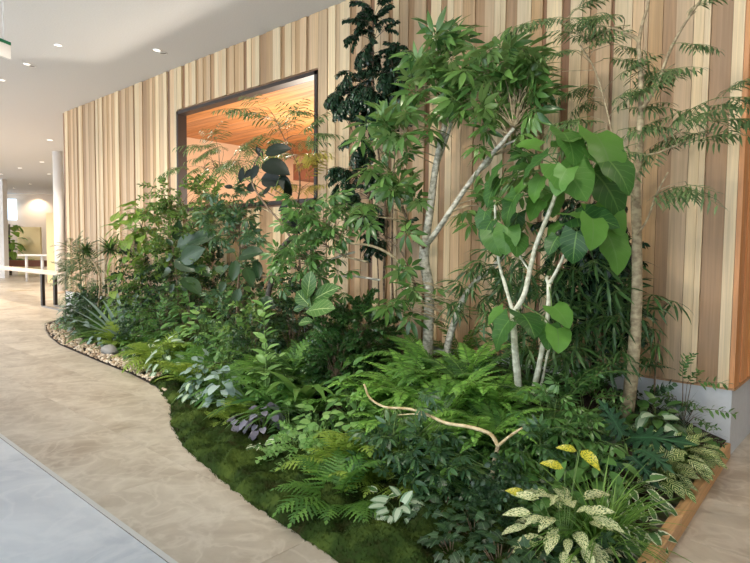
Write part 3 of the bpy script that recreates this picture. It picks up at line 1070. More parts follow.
def frond_mesh(key, mat, n, pinl, pinw, arch, lacy=False, var=3, taper=0.9, pd=0.4, stalk=0.12):
    """arching frond of length 1 with paired leaflets"""
    out = []
    for s in range(var):
        r = random.Random(s + 3)
        b = MB()
        pts, dirs = [], []
        y = z = 0.0
        N_ = 14
        ar = arch * (0.85 + 0.15 * s)
        for i in range(N_ + 1):
            t = i / N_
            a = -ar * t ** 1.3
            pts.append(Vector((0.02 * math.sin(3 * t + s), y, z)))
            dirs.append(Vector((0, math.cos(a), math.sin(a))))
            y += math.cos(a) / N_
            z += math.sin(a) / N_
        b.tube(pts, 0.008, 0.002, 3, 1)
        for k in range(n):
            t = stalk + (1 - stalk) * (k + 0.5) / n
            f = t * N_
            i = min(N_ - 1, int(f))
            p = pts[i].lerp(pts[i + 1], f - i)
            dv = dirs[i]
            q = (t - stalk) / (1 - stalk)
            L = pinl * (math.sin(PI * (0.18 + 0.82 * q) ** taper) ** 0.8 + 0.05)
            nr = Vector((0, -dv.z, dv.y))
            for sg in (-1, 1):
                sd = (Vector((sg, 0, 0)) + dv * (0.35 + 0.5 * q) + nr * r.uniform(-0.1, 0.15)).normalized()
                Mx = orient(p, sd, nr)
                if lacy:
                    m_ = max(3, int(L / pinl * 6))
                    prof = lambda t_: (1 - t_ * 0.85) * (1.0 if int(t_ * m_ * 2 + 0.01) % 2 else 0.42)
                    b.blade(Mx, L, pinw, prof, pd, 0.15, m_ * 2, 3, 0)
                else:
                    b.blade(Mx, L, pinw, p_lance, pd, 0.15, 3, 3, 0)
        b.blade(orient(pts[-1], dirs[-1], Vector((0, 0, 1))), pinl * 0.3, pinw * 0.8, p_lance, 0.2, 0.1, 2, 3, 0)
        out.append(b.mesh(key, [LEAF[mat], BARK['green']]))
    LM[key] = out


frond_mesh('fern', 'fern', 26, 0.15, 0.032, 1.6)
frond_mesh('fernbright', 'fernbright', 24, 0.135, 0.040, 1.6)
frond_mesh('ferndark', 'ferndark', 24, 0.16, 0.034, 1.5)
frond_mesh('lacy', 'fern', 13, 0.30, 0.085, 1.2, True)
frond_mesh('lacylime', 'fernlime', 13, 0.30, 0.085, 1.3, True)
frond_mesh('lacydark', 'ferndark', 13, 0.30, 0.085, 1.3, True)
frond_mesh('bamboo', 'palm', 9, 0.36, 0.05, 1.2)


def feather_mesh(key, mat, var=3):
    """twice-divided airy leaf: a few pinnae pairs carrying narrow leaflets, overall length 1"""
    out = []
    for s in range(var):
        r = random.Random(s + 9)
        b = MB()
        spine = spline([(0, 0, 0), (0, 0.22, 0.02), (0, 0.42, 0.0)], 4)
        b.tube(spine, 0.008, 0.005, 3, 1)
        pin = []
        for k, t in enumerate((0.45, 1.0)):
            p = spine[0].lerp(spine[-1], t)
            for sg in (-1, 1):
                pin.append((p, Vector((sg * (0.75 - 0.25 * k), 0.75 + 0.1 * k, r.uniform(-0.05, 0.2))).normalized(), 0.52 + 0.12 * k))
        pin.append((spine[-1], Vector((0.05, 1, 0.02)), 0.3))
        for p, dv, L in pin:
            nr = Vector((0, 0, 1))
            e = [p + dv * (L * q) + Vector((0, 0, -0.22 * L * q * q)) for q in (0, 0.25, 0.5, 0.75, 1)]
            b.tube(e, 0.006, 0.003, 3, 1)
            nn = 5
            for k in range(nn):
                q = 0.12 + 0.88 * k / (nn - 1)
                f = q * 4
                i = min(3, int(f))
                pos = e[i].lerp(e[i + 1], f - i)
                dd = (e[i + 1] - e[i]).normalized()
                for sg in (-1, 1):
                    sd = dd.cross(nr).normalized() * sg + dd * 0.75 + Vector((0, 0, r.uniform(-0.3, 0.05)))
                    b.blade(orient(pos, sd, nr), 0.25 * (0.7 + 0.6 * math.sin(PI * (0.15 + 0.75 * q))), 0.045, p_lance, 0.7, 0.2, 3, 3, 0)
        out.append(b.mesh(key, [LEAF[mat], BARK['green']]))
    LM[key] = out


feather_mesh('feather', 'feather')
feather_mesh('featheryellow', 'featheryellow')


def sprig_mesh(key, mat, n, ls, ratio, droop, var=3, stem='brown', hang=0.0):
    """a twig of length 1 carrying alternate small leaves"""
    out = []
    for s in range(var):
        r = random.Random(s + 31)
        b = MB()
        pts = []
        y = z = 0.0
        x = 0.0
        for i in range(7):
            t = i / 6
            pts.append(Vector((x, y, z)))
            a = -droop * t
            y += math.cos(a) / 6
            z += math.sin(a) / 6
            x += r.uniform(-0.03, 0.03)
        b.tube(pts, 0.012, 0.004, 3, 1)
        for k in range(n):
            t = 0.1 + 0.9 * (k + 0.5) / n
            f = t * 6
            i = min(5, int(f))
            p = pts[i].lerp(pts[i + 1], f - i)
            dv = (pts[i + 1] - pts[i]).normalized()
            an = k * 2.4 + r.uniform(-0.4, 0.4)
            sd = Vector((math.cos(an), 0, math.sin(an) * 0.7 + 0.15))
            dr = (dv * r.uniform(0.3, 0.8) + sd - Vector((0, 0, hang))).normalized()
            b.blade(orient(p, dr, Vector((0, 0, 1)) + sd * 0.3), ls * r.uniform(0.75, 1.15), ls * ratio, p_oval, 0.6, 0.2, 3, 3, 0)
        out.append(b.mesh(key, [LEAF[mat], BARK[stem]]))
    LM[key] = out


sprig_mesh('ficus_sprig', 'ficus', 24, 0.31, 0.46, 0.9, stem='dark', hang=0.7)
sprig_mesh('benj_sprig', 'benj', 18, 0.24, 0.5, 0.5)
sprig_mesh('box_sprig', 'boxdark', 30, 0.22, 0.62, 0.4)
sprig_mesh('olive_sprig', 'mid', 18, 0.24, 0.35, 0.4)
sprig_mesh('creeper', 'lightgreen', 18, 0.2, 0.8, 0.7, stem='green')
sprig_mesh('vinedark', 'ivy', 16, 0.24, 0.7, 0.8, stem='green')


def rosette_mesh(key, mat, n, ratio, droop, var=2):
    """a spiky head of narrow leaves, leaf length 1"""
    out = []
    for s in range(var):
        r = random.Random(s + 77)
        b = MB()
        for k in range(n):
            q = (k + 0.5) / n
            el = math.asin(-0.25 + 1.2 * q if q < 1.04 else 1)
            az = k * 2.39996
            dv = Vector((math.cos(az) * math.cos(el), math.sin(az) * math.cos(el), math.sin(el)))
            b.blade(orient(dv * 0.03, dv, UP if abs(dv.z) < 0.95 else Vector((1, 0, 0))), r.uniform(0.8, 1.05), ratio, p_strap, 0.55 * droop, 0.25, 4, 3, 0)
        out.append(b.mesh(key, LEAF[mat]))
    LM[key] = out


rosette_mesh('dracaena_head', 'palm', 80, 0.11, 1.0)


def tuft_mesh(key, mat, n, w, var=2):
    """a tuft of long thin arching blades, length 1"""
    out = []
    for s in range(var):
        r = random.Random(s + 55)
        b = MB()
        for k in range(n):
            az = r.uniform(0, 2 * PI)
            el = r.uniform(0.75, 1.5)
            dv = Vector((math.cos(az) * math.cos(el), math.sin(az) * math.cos(el), math.sin(el)))
            b.blade(orient(Vector((r.uniform(-.05, .05), r.uniform(-.05, .05), 0)), dv, UP), r.uniform(0.6, 1.05), w, p_strap, r.uniform(0.6, 1.9), 0.2, 6, 3, 0)
        out.append(b.mesh(key, LEAF[mat]))
    LM[key] = out


tuft_mesh('grass_tuft', 'grass', 80, 0.017)
tuft_mesh('greytuft', 'greygrass', 40, 0.012)
tuft_mesh('bladetuft', 'strap', 40, 0.02)

# ------------------------------------------------------------------ plant builders
def ud(a, b_):
    return RNG.uniform(a, b_)


def put(root, name, key, pos, d, up, s):
    """one leaf (frond, sprig ...) as a part of the plant root"""
    d = Vector(d).normalized()
    if pos[1] > -3 and pos[0] < 0.1 and pos[0] > WEND - 1 and pos[1] + d.y * s > -0.08 - 0.5 * s:
        d.y = min(d.y, (-0.08 - 0.5 * s - pos[1]) / s)
        d.normalize()
    Mx = orient(Vector(pos) - root.location, d, up) @ Matrix.Diagonal((s, s, s, 1))
    return link(name, RNG.choice(LM[key]), root, Mx)


def wood_part(root, name, pts, r0, r1, mat, sides=7, wob=0.12, k=5):
    b = MB()
    pts = spline(pts, k)
    b.tube([p - root.location for p in pts], r0, r1, sides, 0, wob)
    link(name, b.mesh(name, BARK[mat]), root)
    return pts


def stems_part(root, lines, r, mat):
    b = MB()
    for l in lines:
        b.tube([Vector(p) - root.location for p in l], r, r * 0.5, 4)
    o = link('stem', b.mesh('stem', BARK[mat]), root)
    o['kind'] = 'stuff'
    return o


def crown(root, skel, blobs, leaf, twig=0.006, mat='brown', r_in=0.25, toward=0.35):
    """blobs: (px, py, rx, ry, Y, depth, n) in photograph pixels at distance Y; leaf(pos, outward) places the leaves"""
    b = MB()
    for (px, py, rx, ry, Y, dep, n) in blobs:
        c = at(px, py, Y)
        k = ppm(c)
        fh = Vector((F_.x, F_.y, 0)).normalized()
        for q in range(n):
            while True:
                v = Vector((ud(-1, 1), ud(-1, 1), ud(-1, 1)))
                if r_in < v.length < 1:
                    break
            P = c + R_ * (v.x * rx / k) + fh * (v.y * dep) + UP * (v.z * ry / k)
            if P.y > -0.16:
                P.y = ud(-0.28, -0.15)
            out = (P - c)
            out = (out.normalized() + Vector((0, -toward, 0)) + UP * 0.1).normalized()
            s = min(skel, key=lambda p: (p - P).length_squared + 0.6 * max(0, p.z - P.z + 0.05))
            mid = s.lerp(P, 0.55) + Vector((ud(-.03, .03), ud(-.03, .03), 0.06 * (P - s).length))
            b.tube([x - root.location for x in spline([s, mid, P], 3)], twig, twig * 0.5, 4)
            leaf(P, out)
    if b.v:
        o = link('branching', b.mesh('branching', BARK[mat]), root)
        o['kind'] = 'stuff'


def base_at(px, py, Y):
    P = at(px, py, Y)
    return Vector((P.x, Y, ground(P.x, Y) - 0.004)), P.z


# --- low plants: each is placed by where its top shows (px, py) and how far from the wall it grows (Y)
def fern(px, py, Y, label, key='fern', n=13, spread=1.0, name='fern', group=None, leanx=0.0):
    base, zt = base_at(px, py, Y)
    root = thing(name, label, 'fern', base, group)
    Lf = max(0.24, min(0.58, (zt - base.z) / 0.78)) * spread
    off = ud(0, 6.28)
    n = int(n * 1.35)
    for k in range(n):
        az = off + k * 2.39996
        el = 0.6 + 0.85 * ((k * 0.618) % 1.0)
        dv = Vector((math.cos(az) * math.cos(el) + leanx, math.sin(az) * math.cos(el) - 0.12, math.sin(el)))
        put(root, 'frond', key, base + Vector((math.cos(az), math.sin(az), 0)) * 0.015, dv, UP, Lf * ud(0.65, 1.05))
    return root


def rosette(px, py, Y, label, key, n, name, cat='plant', el0=0.5, el1=1.35, size=None, group=None, part='leaf', lo=0.7):
    base, zt = base_at(px, py, Y)
    root = thing(name, label, cat, base, group)
    L = size or max(0.15, (zt - base.z) / 0.7)
    off = ud(0, 6.28)
    for k in range(n):
        az = off + k * 2.39996
        q = (k * 0.618) % 1.0
        el = el0 + (el1 - el0) * q
        dv = Vector((math.cos(az) * math.cos(el), math.sin(az) * math.cos(el), math.sin(el)))
        put(root, part, key, base + Vector((math.cos(az), math.sin(az), 0)) * 0.02, dv, UP, L * ud(lo, 1.05))
    return root


def bush(px, py, Y, rpx, label, key, n, size, name, cat='plant', part='leaf', group=None, stem='green', sr=0.004, fill=0.35, droop=0.15, flat=1.0, up=0.5, toward=0.3):
    """leafy clump: leaves on stems over a rounded body from the ground up to the given top"""
    base, zt = base_at(px, py, Y)
    root = thing(name, label, cat, base, group)
    k = ppm(base + UP * 0.2)
    rr = rpx / k
    hh = max(0.12, zt - base.z)
    if hh > 0.55 and key not in ('box_sprig',):
        n = int(n * 1.7)
    lines = []
    for q in range(n):
        az = q * 2.39996 + ud(-.3, .3)
        t = (q + 0.5) / n
        el = math.asin(min(1, t * 1.02)) * ud(0.85, 1.1)
        rad = ud(fill, 1.0) ** 0.5
        hor = Vector((math.cos(az), math.sin(az), 0))
        P = base + hor * (rr * rad * math.cos(el) * flat) + UP * (hh * (0.12 + 0.88 * rad * math.sin(el)) - size * 0.15)
        if P.y > -0.16:
            P.y = ud(-0.24, -0.15)
        P.z = max(P.z, ground(P.x, P.y) + 0.03)
        out = (hor * math.cos(el) + UP * (math.sin(el) * up - droop) + Vector((0, -toward * 0.5, 0)) + Vector((ud(-.25, .25), ud(-.25, .25), ud(-.15, .15))))
        put(root, part, key, P, out, UP + hor * 0.35 + Vector((0, -toward, 0)), size * ud(0.7, 1.12))
        if q % 2 == 0 or n < 24:
            lines.append(spline([base, base.lerp(P, 0.5) + UP * 0.05 * hh, P], 3))
    stems_part(root, lines, sr, stem)
    return root


# ------------------------------------------------------------------ the trees
def leaf_cluster(root, key, name, s0, s1, n=1, upw=0.5, rnd=0.5, lift=0.15):
    def f(P, out):
        for q in range(n):
            d = (out + Vector((ud(-rnd, rnd), ud(-rnd, rnd), ud(-rnd, rnd) + lift))).normalized()
            put(root, name, key, P, d, UP * 1.0 + out * upw + Vector((0, -0.35, 0)), ud(s0, s1))
    return f


def px_path(pts, Y):
    return [at(p[0], p[1], p[2] if len(p) > 2 else Y) for p in pts]


def rooted(pts):
    """make a trunk's lowest point start on the ground below it"""
    P = pts[0]
    return [Vector((P.x, P.y, ground(P.x, P.y) - 0.03))] + ([P] if P.z > ground(P.x, P.y) + 0.05 else []) + pts[1:]


def dense(*paths):
    out = []
    for p in paths:
        out += p
    return out


# tall dark small-leaved fig against the wall
pth = rooted(px_path([(386, 330), (384, 280), (386, 215), (378, 150), (374, 90), (372, 30)], -0.30))
t1 = thing('weeping_fig', 'tall dark glossy weeping fig tree rising against the wall right of the opening', 'tree', pth[0])
a1 = wood_part(t1, 'trunk', pth, 0.018, 0.006, 'brown')
a2 = wood_part(t1, 'trunk', rooted(px_path([(394, 330), (392, 270), (393, 190), (396, 120), (392, 60)], -0.33)), 0.014, 0.005, 'brown')
a3 = wood_part(t1, 'trunk', rooted(px_path([(379, 330), (378, 270), (372, 200), (352, 130)], -0.26)), 0.010, 0.004, 'brown')


def hang(root, key, s0, s1, down=0.5, n=1):
    def f(P, out):
        for q in range(n):
            d = (out * 0.8 + Vector((ud(-.4, .4), ud(-.4, .4), ud(-.3, .3) - down))).normalized()
            put(root, 'sprig', key, P, d, UP + out * 0.6, ud(s0, s1))
    return f


crown(t1, dense(a1, a2, a3), [(375, 40, 20, 22, -.36, .16, 16), (374, 84, 30, 26, -.40, .2, 34), (348, 92, 17, 14, -.40, .12, 14), (396, 70, 13, 24, -.38, .15, 12), (385, 112, 22, 20, -.36, .18, 13), (360, 138, 12, 18, -.36, .12, 8), (354, 178, 16, 14, -.40, .14, 14), (368, 208, 16, 20, -.38, .15, 12), (390, 240, 20, 12, -.34, .12, 6), (374, 14, 14, 10, -.36, .1, 4)],
      hang(t1, 'ficus_sprig', 0.15, 0.22, 0.45, 3), 0.004, 'dark')

# pale-barked schefflera tree in the middle
YT2 = -0.62
pth = rooted(px_path([(428, 335), (429, 290), (424, 262), (425, 243)], YT2))
t2 = thing('schefflera_tree', 'large schefflera tree with thick pale forked trunk in the middle of the bed', 'tree', pth[0])
b1 = wood_part(t2, 'trunk', pth, 0.048, 0.040, 'pale', 9)
b2 = wood_part(t2, 'branch', px_path([(425, 245), (430, 210), (436, 165), (444, 128), (449, 100)], YT2), 0.036, 0.020, 'pale', 8)
b3 = wood_part(t2, 'branch', px_path([(427, 244), (441, 225), (463, 192), (483, 165), (500, 145), (514, 128)], YT2 - 0.04), 0.026, 0.014, 'pale', 8)
b4 = wood_part(t2, 'branch', px_path([(437, 165), (446, 140), (455, 112), (462, 80)], YT2 + 0.04), 0.018, 0.010, 'pale')
b5 = wood_part(t2, 'branch', px_path([(478, 172), (488, 164), (497, 150), (520, 138)], YT2 + 0.02), 0.014, 0.008, 'pale')
b6 = wood_part(t2, 'branch', px_path([(424, 248), (412, 232), (400, 200), (386, 160), (392, 120)], YT2 - 0.06), 0.014, 0.007, 'brown')
b7 = wood_part(t2, 'branch', px_path([(449, 102), (442, 80), (437, 50), (434, 35)], YT2), 0.014, 0.006, 'pale')
b8 = wood_part(t2, 'branch', px_path([(420, 300, -.6), (410, 270, -.7), (396, 245, -.75), (372, 236, -.8)], YT2), 0.010, 0.006, 'brown')
b9 = wood_part(t2, 'branch', rooted(px_path([(448, 345), (458, 312), (470, 288), (492, 268), (510, 250)], -0.55)), 0.034, 0.016, 'pale')
sk = dense(b2, b3, b4, b5, b6, b7, b9)
crown(t2, sk, [(440, 58, 20, 18, -.66, .2, 22), (430, 88, 24, 20, -.6, .2, 18), (408, 128, 20, 12, -.85, .15, 11), (386, 134, 20, 12, -.88, .15, 10), (502, 72, 30, 18, -.62, .22, 28), (482, 100, 26, 26, -.58, .2, 30), (512, 108, 24, 26, -.6, .2, 26), (504, 142, 18, 14, -.6, .15, 8), (396, 164, 22, 18, -.86, .18, 12), (388, 204, 18, 20, -.88, .15, 11), (404, 210, 12, 20, -.84, .12, 6), (418, 294, 24, 18, -.82, .15, 11), (398, 306, 14, 12, -.85, .12, 5), (500, 210, 24, 28, -.5, .15, 14), (524, 86, 12, 12, -.6, .12, 5), (456, 74, 16, 14, -.62, .15, 7)],
      leaf_cluster(t2, 'scheftree', 'leaf', 0.15, 0.215, 1, 0.9, 0.5, 0.5), 0.006, 'tan')

# large-leaved fig with white stems
YT3 = -1.15
pth = rooted(px_path([(520, 428), (519, 392), (515, 350), (513, 312)], YT3))
t3 = thing('heart_leaf_fig', 'fig tree with slim white stems and very large heart-shaped leaves', 'tree', pth[0])
c1 = wood_part(t3, 'trunk', pth, 0.026, 0.021, 'white', 8)
c2 = wood_part(t3, 'branch', px_path([(513, 312), (505, 285), (499, 262), (496, 235), (495, 205)], YT3), 0.013, 0.008, 'white')
c3 = wood_part(t3, 'branch', px_path([(514, 313), (524, 295), (530, 270), (536, 245), (548, 215), (557, 190), (562, 170)], YT3), 0.019, 0.011, 'white')
c4 = wood_part(t3, 'trunk', rooted(px_path([(526, 430), (534, 388), (543, 345), (548, 312), (549, 284)], YT3 + 0.05)), 0.020, 0.014, 'white')
c5 = wood_part(t3, 'branch', px_path([(549, 284), (556, 272), (564, 255), (572, 232)], YT3 + 0.05), 0.013, 0.007, 'white')
c6 = wood_part(t3, 'branch', px_path([(530, 272), (521, 258), (513, 243), (509, 232)], YT3), 0.007, 0.005, 'white')
c7 = wood_part(t3, 'trunk', rooted(px_path([(530, 420), (541, 385), (548, 352), (552, 346)], YT3 + 0.12)), 0.010, 0.008, 'white')
c8 = wood_part(t3, 'branch', px_path([(549, 284), (547, 279), (548, 276)], YT3 + 0.05), 0.013, 0.010, 'white')


def big(px, py, Y, px2, py2, s, tilt=0.0, root=t3, key='heart', src=None):
    """one large leaf: its blade base shows at (px, py), its tip at (px2, py2)"""
    A, T = at(px, py, Y), at(px2, py2, Y - 0.10 + tilt)
    d = T - A
    L = d.length
    skel = src or dense(c1, c2, c3, c5, c6)
    sp_ = min(skel, key=lambda p: (p - A).length)
    view = (CAM - A).normalized()
    up_ = {'heart': 0.42, 'rubber': 0.12, 'rubberg': 0.25}.get(key, 0.2)
    s *= {'heart': 0.9, 'rubber': 0.74, 'rubberg': 0.64}.get(key, 0.9)
    vw = 0.45 if key == 'heart' else 1.0
    o = put(root, 'leaf', key, A - d.normalized() * 0.25 * L * s, d + UP * up_ * L, view * vw + UP * (ud(0.7, 1.7) if key == 'heart' else ud(0.1, 0.8)) + R_ * ud(-.5, .5), L * s)
    b = MB()
    b.tube([p - root.location for p in spline([sp_, sp_.lerp(A, 0.6) + UP * 0.02, A], 3)], 0.005, 0.004, 4)
    k = link('leaf_stalk', b.mesh('leaf_stalk', BARK['green']), o)
    k.matrix_parent_inverse = o.matrix_basis.inverted()


for q in [(565, 150, -1.2, 566, 128, 1.5), (560, 138, -1.25, 585, 150, 1.15), (556, 168, -1.3, 576, 192, 1.25), (552, 158, -1.22, 522, 174, 1.2),
          (590, 140, -1.15, 622, 166, 1.15), (594, 160, -1.18, 640, 176, 1.05), (586, 176, -1.05, 628, 205, 1.05), (580, 160, -1.0, 604, 140, 1.2),
          (545, 178, -1.2, 528, 198, 1.1), (528, 188, -1.15, 500, 208, 1.1), (522, 196, -1.2, 497, 224, 1.15), (516, 180, -1.05, 488, 186, 1.2), (506, 168, -1.0, 482, 182, 1.2),
          (556, 190, -1.0, 548, 214, 1.1), (535, 160, -1.05, 512, 152, 1.2), (570, 170, -1.35, 556, 190, 1.2),
          (578, 232, -1.25, 573, 258, 1.2), (590, 222, -1.3, 603, 240, 1.2), (574, 224, -1.2, 606, 216, 1.15), (566, 218, -1.15, 576, 206, 1.2), (560, 238, -1.25, 548, 252, 1.1), (600, 235, -1.1, 632, 262, 1.1), (592, 210, -1.05, 625, 222, 1.1), (562, 226, -1.05, 548, 232, 1.1),
          (495, 222, -1.2, 478, 240, 1.15), (508, 228, -1.2, 506, 250, 1.15), (488, 212, -1.1, 476, 232, 1.1), (512, 236, -1.15, 524, 250, 1.1), (500, 204, -1.15, 512, 192, 1.1), (490, 232, -1.25, 494, 252, 1.1),
          (540, 150, -1.1, 520, 140, 1.2), (532, 172, -1.0, 510, 166, 1.3), (548, 196, -1.1, 530, 216, 1.2), (504, 180, -.95, 486, 200, 1.3), (520, 214, -1.05, 510, 232, 1.2), (575, 140, -1.05, 592, 126, 1.3), (515, 322, -1.3, 490, 346, 1.25), (520, 318, -1.25, 541, 328, 1.1), (505, 312, -1.2, 486, 318, 1.2), (552, 310, -1.15, 568, 318, 1.1), (556, 330, -1.15, 562, 350, 1.1), (548, 326, -1.15, 552, 346, 1.1)]:
    big(*q)

# slender feathery tree on the right
YT4 = -0.64
pth = rooted(px_path([(624, 438), (629, 400), (634, 350), (637, 300), (637, 240), (636, 190), (639, 150), (641, 112)], YT4))
t4 = thing('feathery_tree', 'slender tan-trunked tree with airy feathery leaves near the right corner', 'tree', pth[0])
d1 = wood_part(t4, 'trunk', pth, 0.046, 0.022, 'tan', 9)
d2 = wood_part(t4, 'branch', px_path([(641, 112), (641, 80), (639, 50), (636, 38), (612, 28)], YT4), 0.018, 0.009, 'tan')
d3 = wood_part(t4, 'branch', px_path([(643, 108), (657, 85), (668, 55), (682, 28), (702, -2)], YT4 - 0.04), 0.013, 0.006, 'tan')
d4 = wood_part(t4, 'branch', px_path([(638, 48), (642, 25), (648, 5), (650, -15)], YT4), 0.012, 0.006, 'tan')
d5 = wood_part(t4, 'branch', px_path([(636, 200), (622, 180), (615, 150), (607, 110), (595, 70), (580, 45)], YT4 - 0.03), 0.010, 0.005, 'tan')
d6 = wood_part(t4, 'branch', px_path([(637, 235), (648, 218), (656, 195), (668, 172)], YT4 - 0.03), 0.008, 0.005, 'tan')
d7 = wood_part(t4, 'branch', px_path([(640, 156), (660, 152), (690, 140), (715, 132)], YT4 - 0.05), 0.007, 0.004, 'tan')
d8 = wood_part(t4, 'branch', px_path([(612, 28), (590, 40), (575, 30), (558, 20)], YT4), 0.007, 0.004, 'tan')


def feath(root, key, s0, s1):
    def f(P, out):
        d = (Vector((out.x, out.y * 0.5, 0.1)) + R_ * ud(-.5, .5) + Vector((ud(-.4, .4), ud(-.4, .4), ud(-.35, .15)))).normalized()
        put(root, 'leaf', key, P, d, UP + Vector((0, -0.4, 0)), ud(s0, s1))
    return f


crown(t4, dense(d2, d3, d4, d5, d6, d7, d8), [(560, 22, 24, 8, -.68, .15, 4), (588, 50, 28, 22, -.66, .2, 5), (598, 95, 24, 26, -.7, .2, 5), (640, 20, 34, 14, -.6, .2, 4), (655, 62, 24, 24, -.64, .2, 3), (688, 70, 18, 14, -.6, .15, 2), (610, 120, 24, 16, -.7, .2, 4), (684, 118, 30, 10, -.66, .2, 5), (705, 100, 20, 10, -.6, .15, 2), (722, 94, 12, 6, -.7, .1, 1), (728, 125, 8, 6, -.75, .1, 1), (665, 142, 28, 12, -.66, .2, 3), (612, 160, 18, 14, -.66, .2, 2), (670, 190, 16, 14, -.66, .15, 2), (540, 72, 14, 14, -.62, .12, 1), (686, 12, 12, 8, -.6, .1, 1)],
      feath(t4, 'feather', 0.24, 0.36), 0.003, 'tan')

# second feathery tree, in front of the opening
pth = rooted(px_path([(300, 330), (300, 270), (296, 220), (300, 185), (297, 160)], -0.5))
t5 = thing('feathery_tree', 'thin feathery-leaved tree spreading in front of the dark-framed opening', 'tree', pth[0])
e1 = wood_part(t5, 'trunk', pth, 0.014, 0.007, 'brown')
e2 = wood_part(t5, 'branch', px_path([(298, 215), (280, 200), (255, 185), (230, 170), (205, 168)], -0.45), 0.008, 0.004, 'brown')
e3 = wood_part(t5, 'branch', px_path([(298, 165), (285, 140), (275, 118), (268, 108)], -0.5), 0.006, 0.003, 'brown')
crown(t5, dense(e1[8:], e2, e3), [(275, 112, 28, 8, -.5, .15, 4), (290, 128, 24, 10, -.5, .15, 5), (300, 148, 16, 10, -.5, .12, 4), (222, 150, 26, 12, -.45, .15, 9), (200, 165, 14, 12, -.42, .1, 5), (240, 160, 18, 14, -.5, .15, 5)], feath(t5, 'feather', 0.30, 0.46), 0.003, 'brown')
crown(t5, dense(e1[8:]), [(300, 160, 18, 10, -.5, .12, 4), (305, 195, 12, 14, -.5, .12, 4)], feath(t5, 'featheryellow', 0.28, 0.4), 0.003, 'brown')

# rubber plant with dark leaves and a bent trunk
YR = -1.0
pth = rooted(px_path([(268, 340), (267, 305), (272, 278), (281, 250), (291, 238)], YR))
t6 = thing('rubber_plant', 'rubber plant with bent dark trunk and blackish leaves held up before the opening', 'plant', pth[0])
f1 = wood_part(t6, 'trunk', pth, 0.034, 0.024, 'dark', 8)
f2 = wood_part(t6, 'branch', px_path([(291, 238), (280, 222), (262, 200), (252, 182), (254, 165), (262, 150)], YR), 0.012, 0.007, 'brown')
f3 = wood_part(t6, 'branch', px_path([(291, 238), (300, 225), (296, 205), (285, 196), (275, 190)], YR - 0.04), 0.010, 0.006, 'brown')
f4 = wood_part(t6, 'branch', px_path([(272, 278), (255, 275), (240, 268), (225, 272), (214, 265)], YR - 0.08), 0.010, 0.006, 'brown')
src6 = dense(f2, f3, f4, f1)
for q in [(262, 156, YR, 250, 141, 1.05), (266, 153, YR, 284, 141, 1.05), (264, 164, YR - .03, 287, 170, 1.1), (258, 166, YR, 246, 184, 1.1), (262, 180, YR, 278, 184, 1.1), (281, 176, YR, 287, 198, 1.05), (270, 188, YR, 256, 197, 1.0), (252, 170, YR, 240, 182, 1.0), (241, 182, YR - .02, 238, 162, 1.0), (288, 200, YR - .05, 298, 188, 1.1), (300, 206, YR, 315, 202, 1.0), (288, 205, YR - .03, 272, 213, 1.1), (296, 215, YR, 292, 235, 1.0), (255, 190, YR, 230, 180, .9), (232, 188, YR, 216, 182, .9), (285, 214, YR, 298, 240, 1.0)]:
    big(*q, root=t6, key='rubber', src=src6)
for q in [(234, 252, YR - .15, 214, 250, 1.2), (240, 258, YR - .15, 262, 250, 1.1), (236, 262, YR - .15, 232, 292, 1.1), (228, 268, YR - .15, 205, 284, 1.1), (246, 270, YR - .15, 256, 292, 1.1), (222, 272, YR - .15, 200, 262, 1.0), (256, 262, YR - .1, 262, 284, 1.1), (226, 284, YR - .15, 208, 304, 1.1), (240, 290, YR - .2, 230, 316, 1.1), (262, 300, YR - .1, 276, 316, 1.0)]:
    big(*q, root=t6, key='rubberg', src=src6)

# second, greener rubber plant to its left
pth = rooted(px_path([(176, 335), (178, 300), (176, 270), (172, 245)], -0.75))
t6b = thing('rubber_plant', 'broad-leaved rubber plant half hidden left of the bent dark trunk', 'plant', pth[0])
g1 = wood_part(t6b, 'trunk', pth, 0.014, 0.008, 'brown')
for q in [(176, 262, -.85, 190, 276, 1.2), (172, 255, -.85, 160, 268, 1.1), (178, 248, -.8, 196, 240, 1.1), (172, 245, -.8, 160, 232, 1.0), (176, 240, -.8, 184, 222, 1.0), (182, 262, -.85, 204, 258, 1.0), (170, 272, -.85, 150, 282, 1.1), (184, 280, -.9, 204, 294, 1.1), (174, 285, -.9, 164, 302, 1.0), (188, 244, -.75, 212, 236, 1.0), (196, 268, -.75, 214, 280, .9)]:
    big(*q, root=t6b, key='rubberg', src=g1)

# schefflera with long leaning branches
pth = rooted(px_path([(322, 330), (321, 290), (316, 255)], -1.0))
t7 = thing('schefflera', 'bushy schefflera with long bare branches leaning right below the opening', 'plant', pth[0])
h1 = wood_part(t7, 'trunk', pth, 0.016, 0.010, 'brown')
h2 = wood_part(t7, 'branch', px_path([(412, 282, -.7), (395, 258, -.8), (372, 246, -.9), (350, 243, -1), (322, 235, -1.0)], -1), 0.014, 0.008, 'tan')
h3 = wood_part(t7, 'branch', px_path([(380, 280, -.8), (352, 276, -.9), (330, 276, -1), (315, 262, -1.0)], -1), 0.010, 0.007, 'pale')
h4 = wood_part(t7, 'branch', px_path([(368, 262, -.85), (345, 256, -.92), (324, 244, -1), (296, 224, -1), (262, 208, -1)], -1), 0.010, 0.005, 'tan')
h5 = wood_part(t7, 'branch', px_path([(355, 252, -.85), (335, 258, -.95), (322, 266, -1.0)], -1), 0.010, 0.006, 'pale')
crown(t7, dense(h1, h2, h3, h4), [(318, 215, 26, 16, -1.05, .2, 34), (304, 228, 14, 12, -1.1, .15, 12), (334, 228, 16, 18, -1.0, .15, 18), (312, 255, 24, 20, -1.1, .2, 34), (290, 265, 16, 16, -1.1, .15, 12), (330, 280, 16, 16, -1.0, .15, 8)], leaf_cluster(t7, 'schef', 'leaf', 0.09, 0.135, 1, 0.8, 0.5, 0.3), 0.004, 'brown')
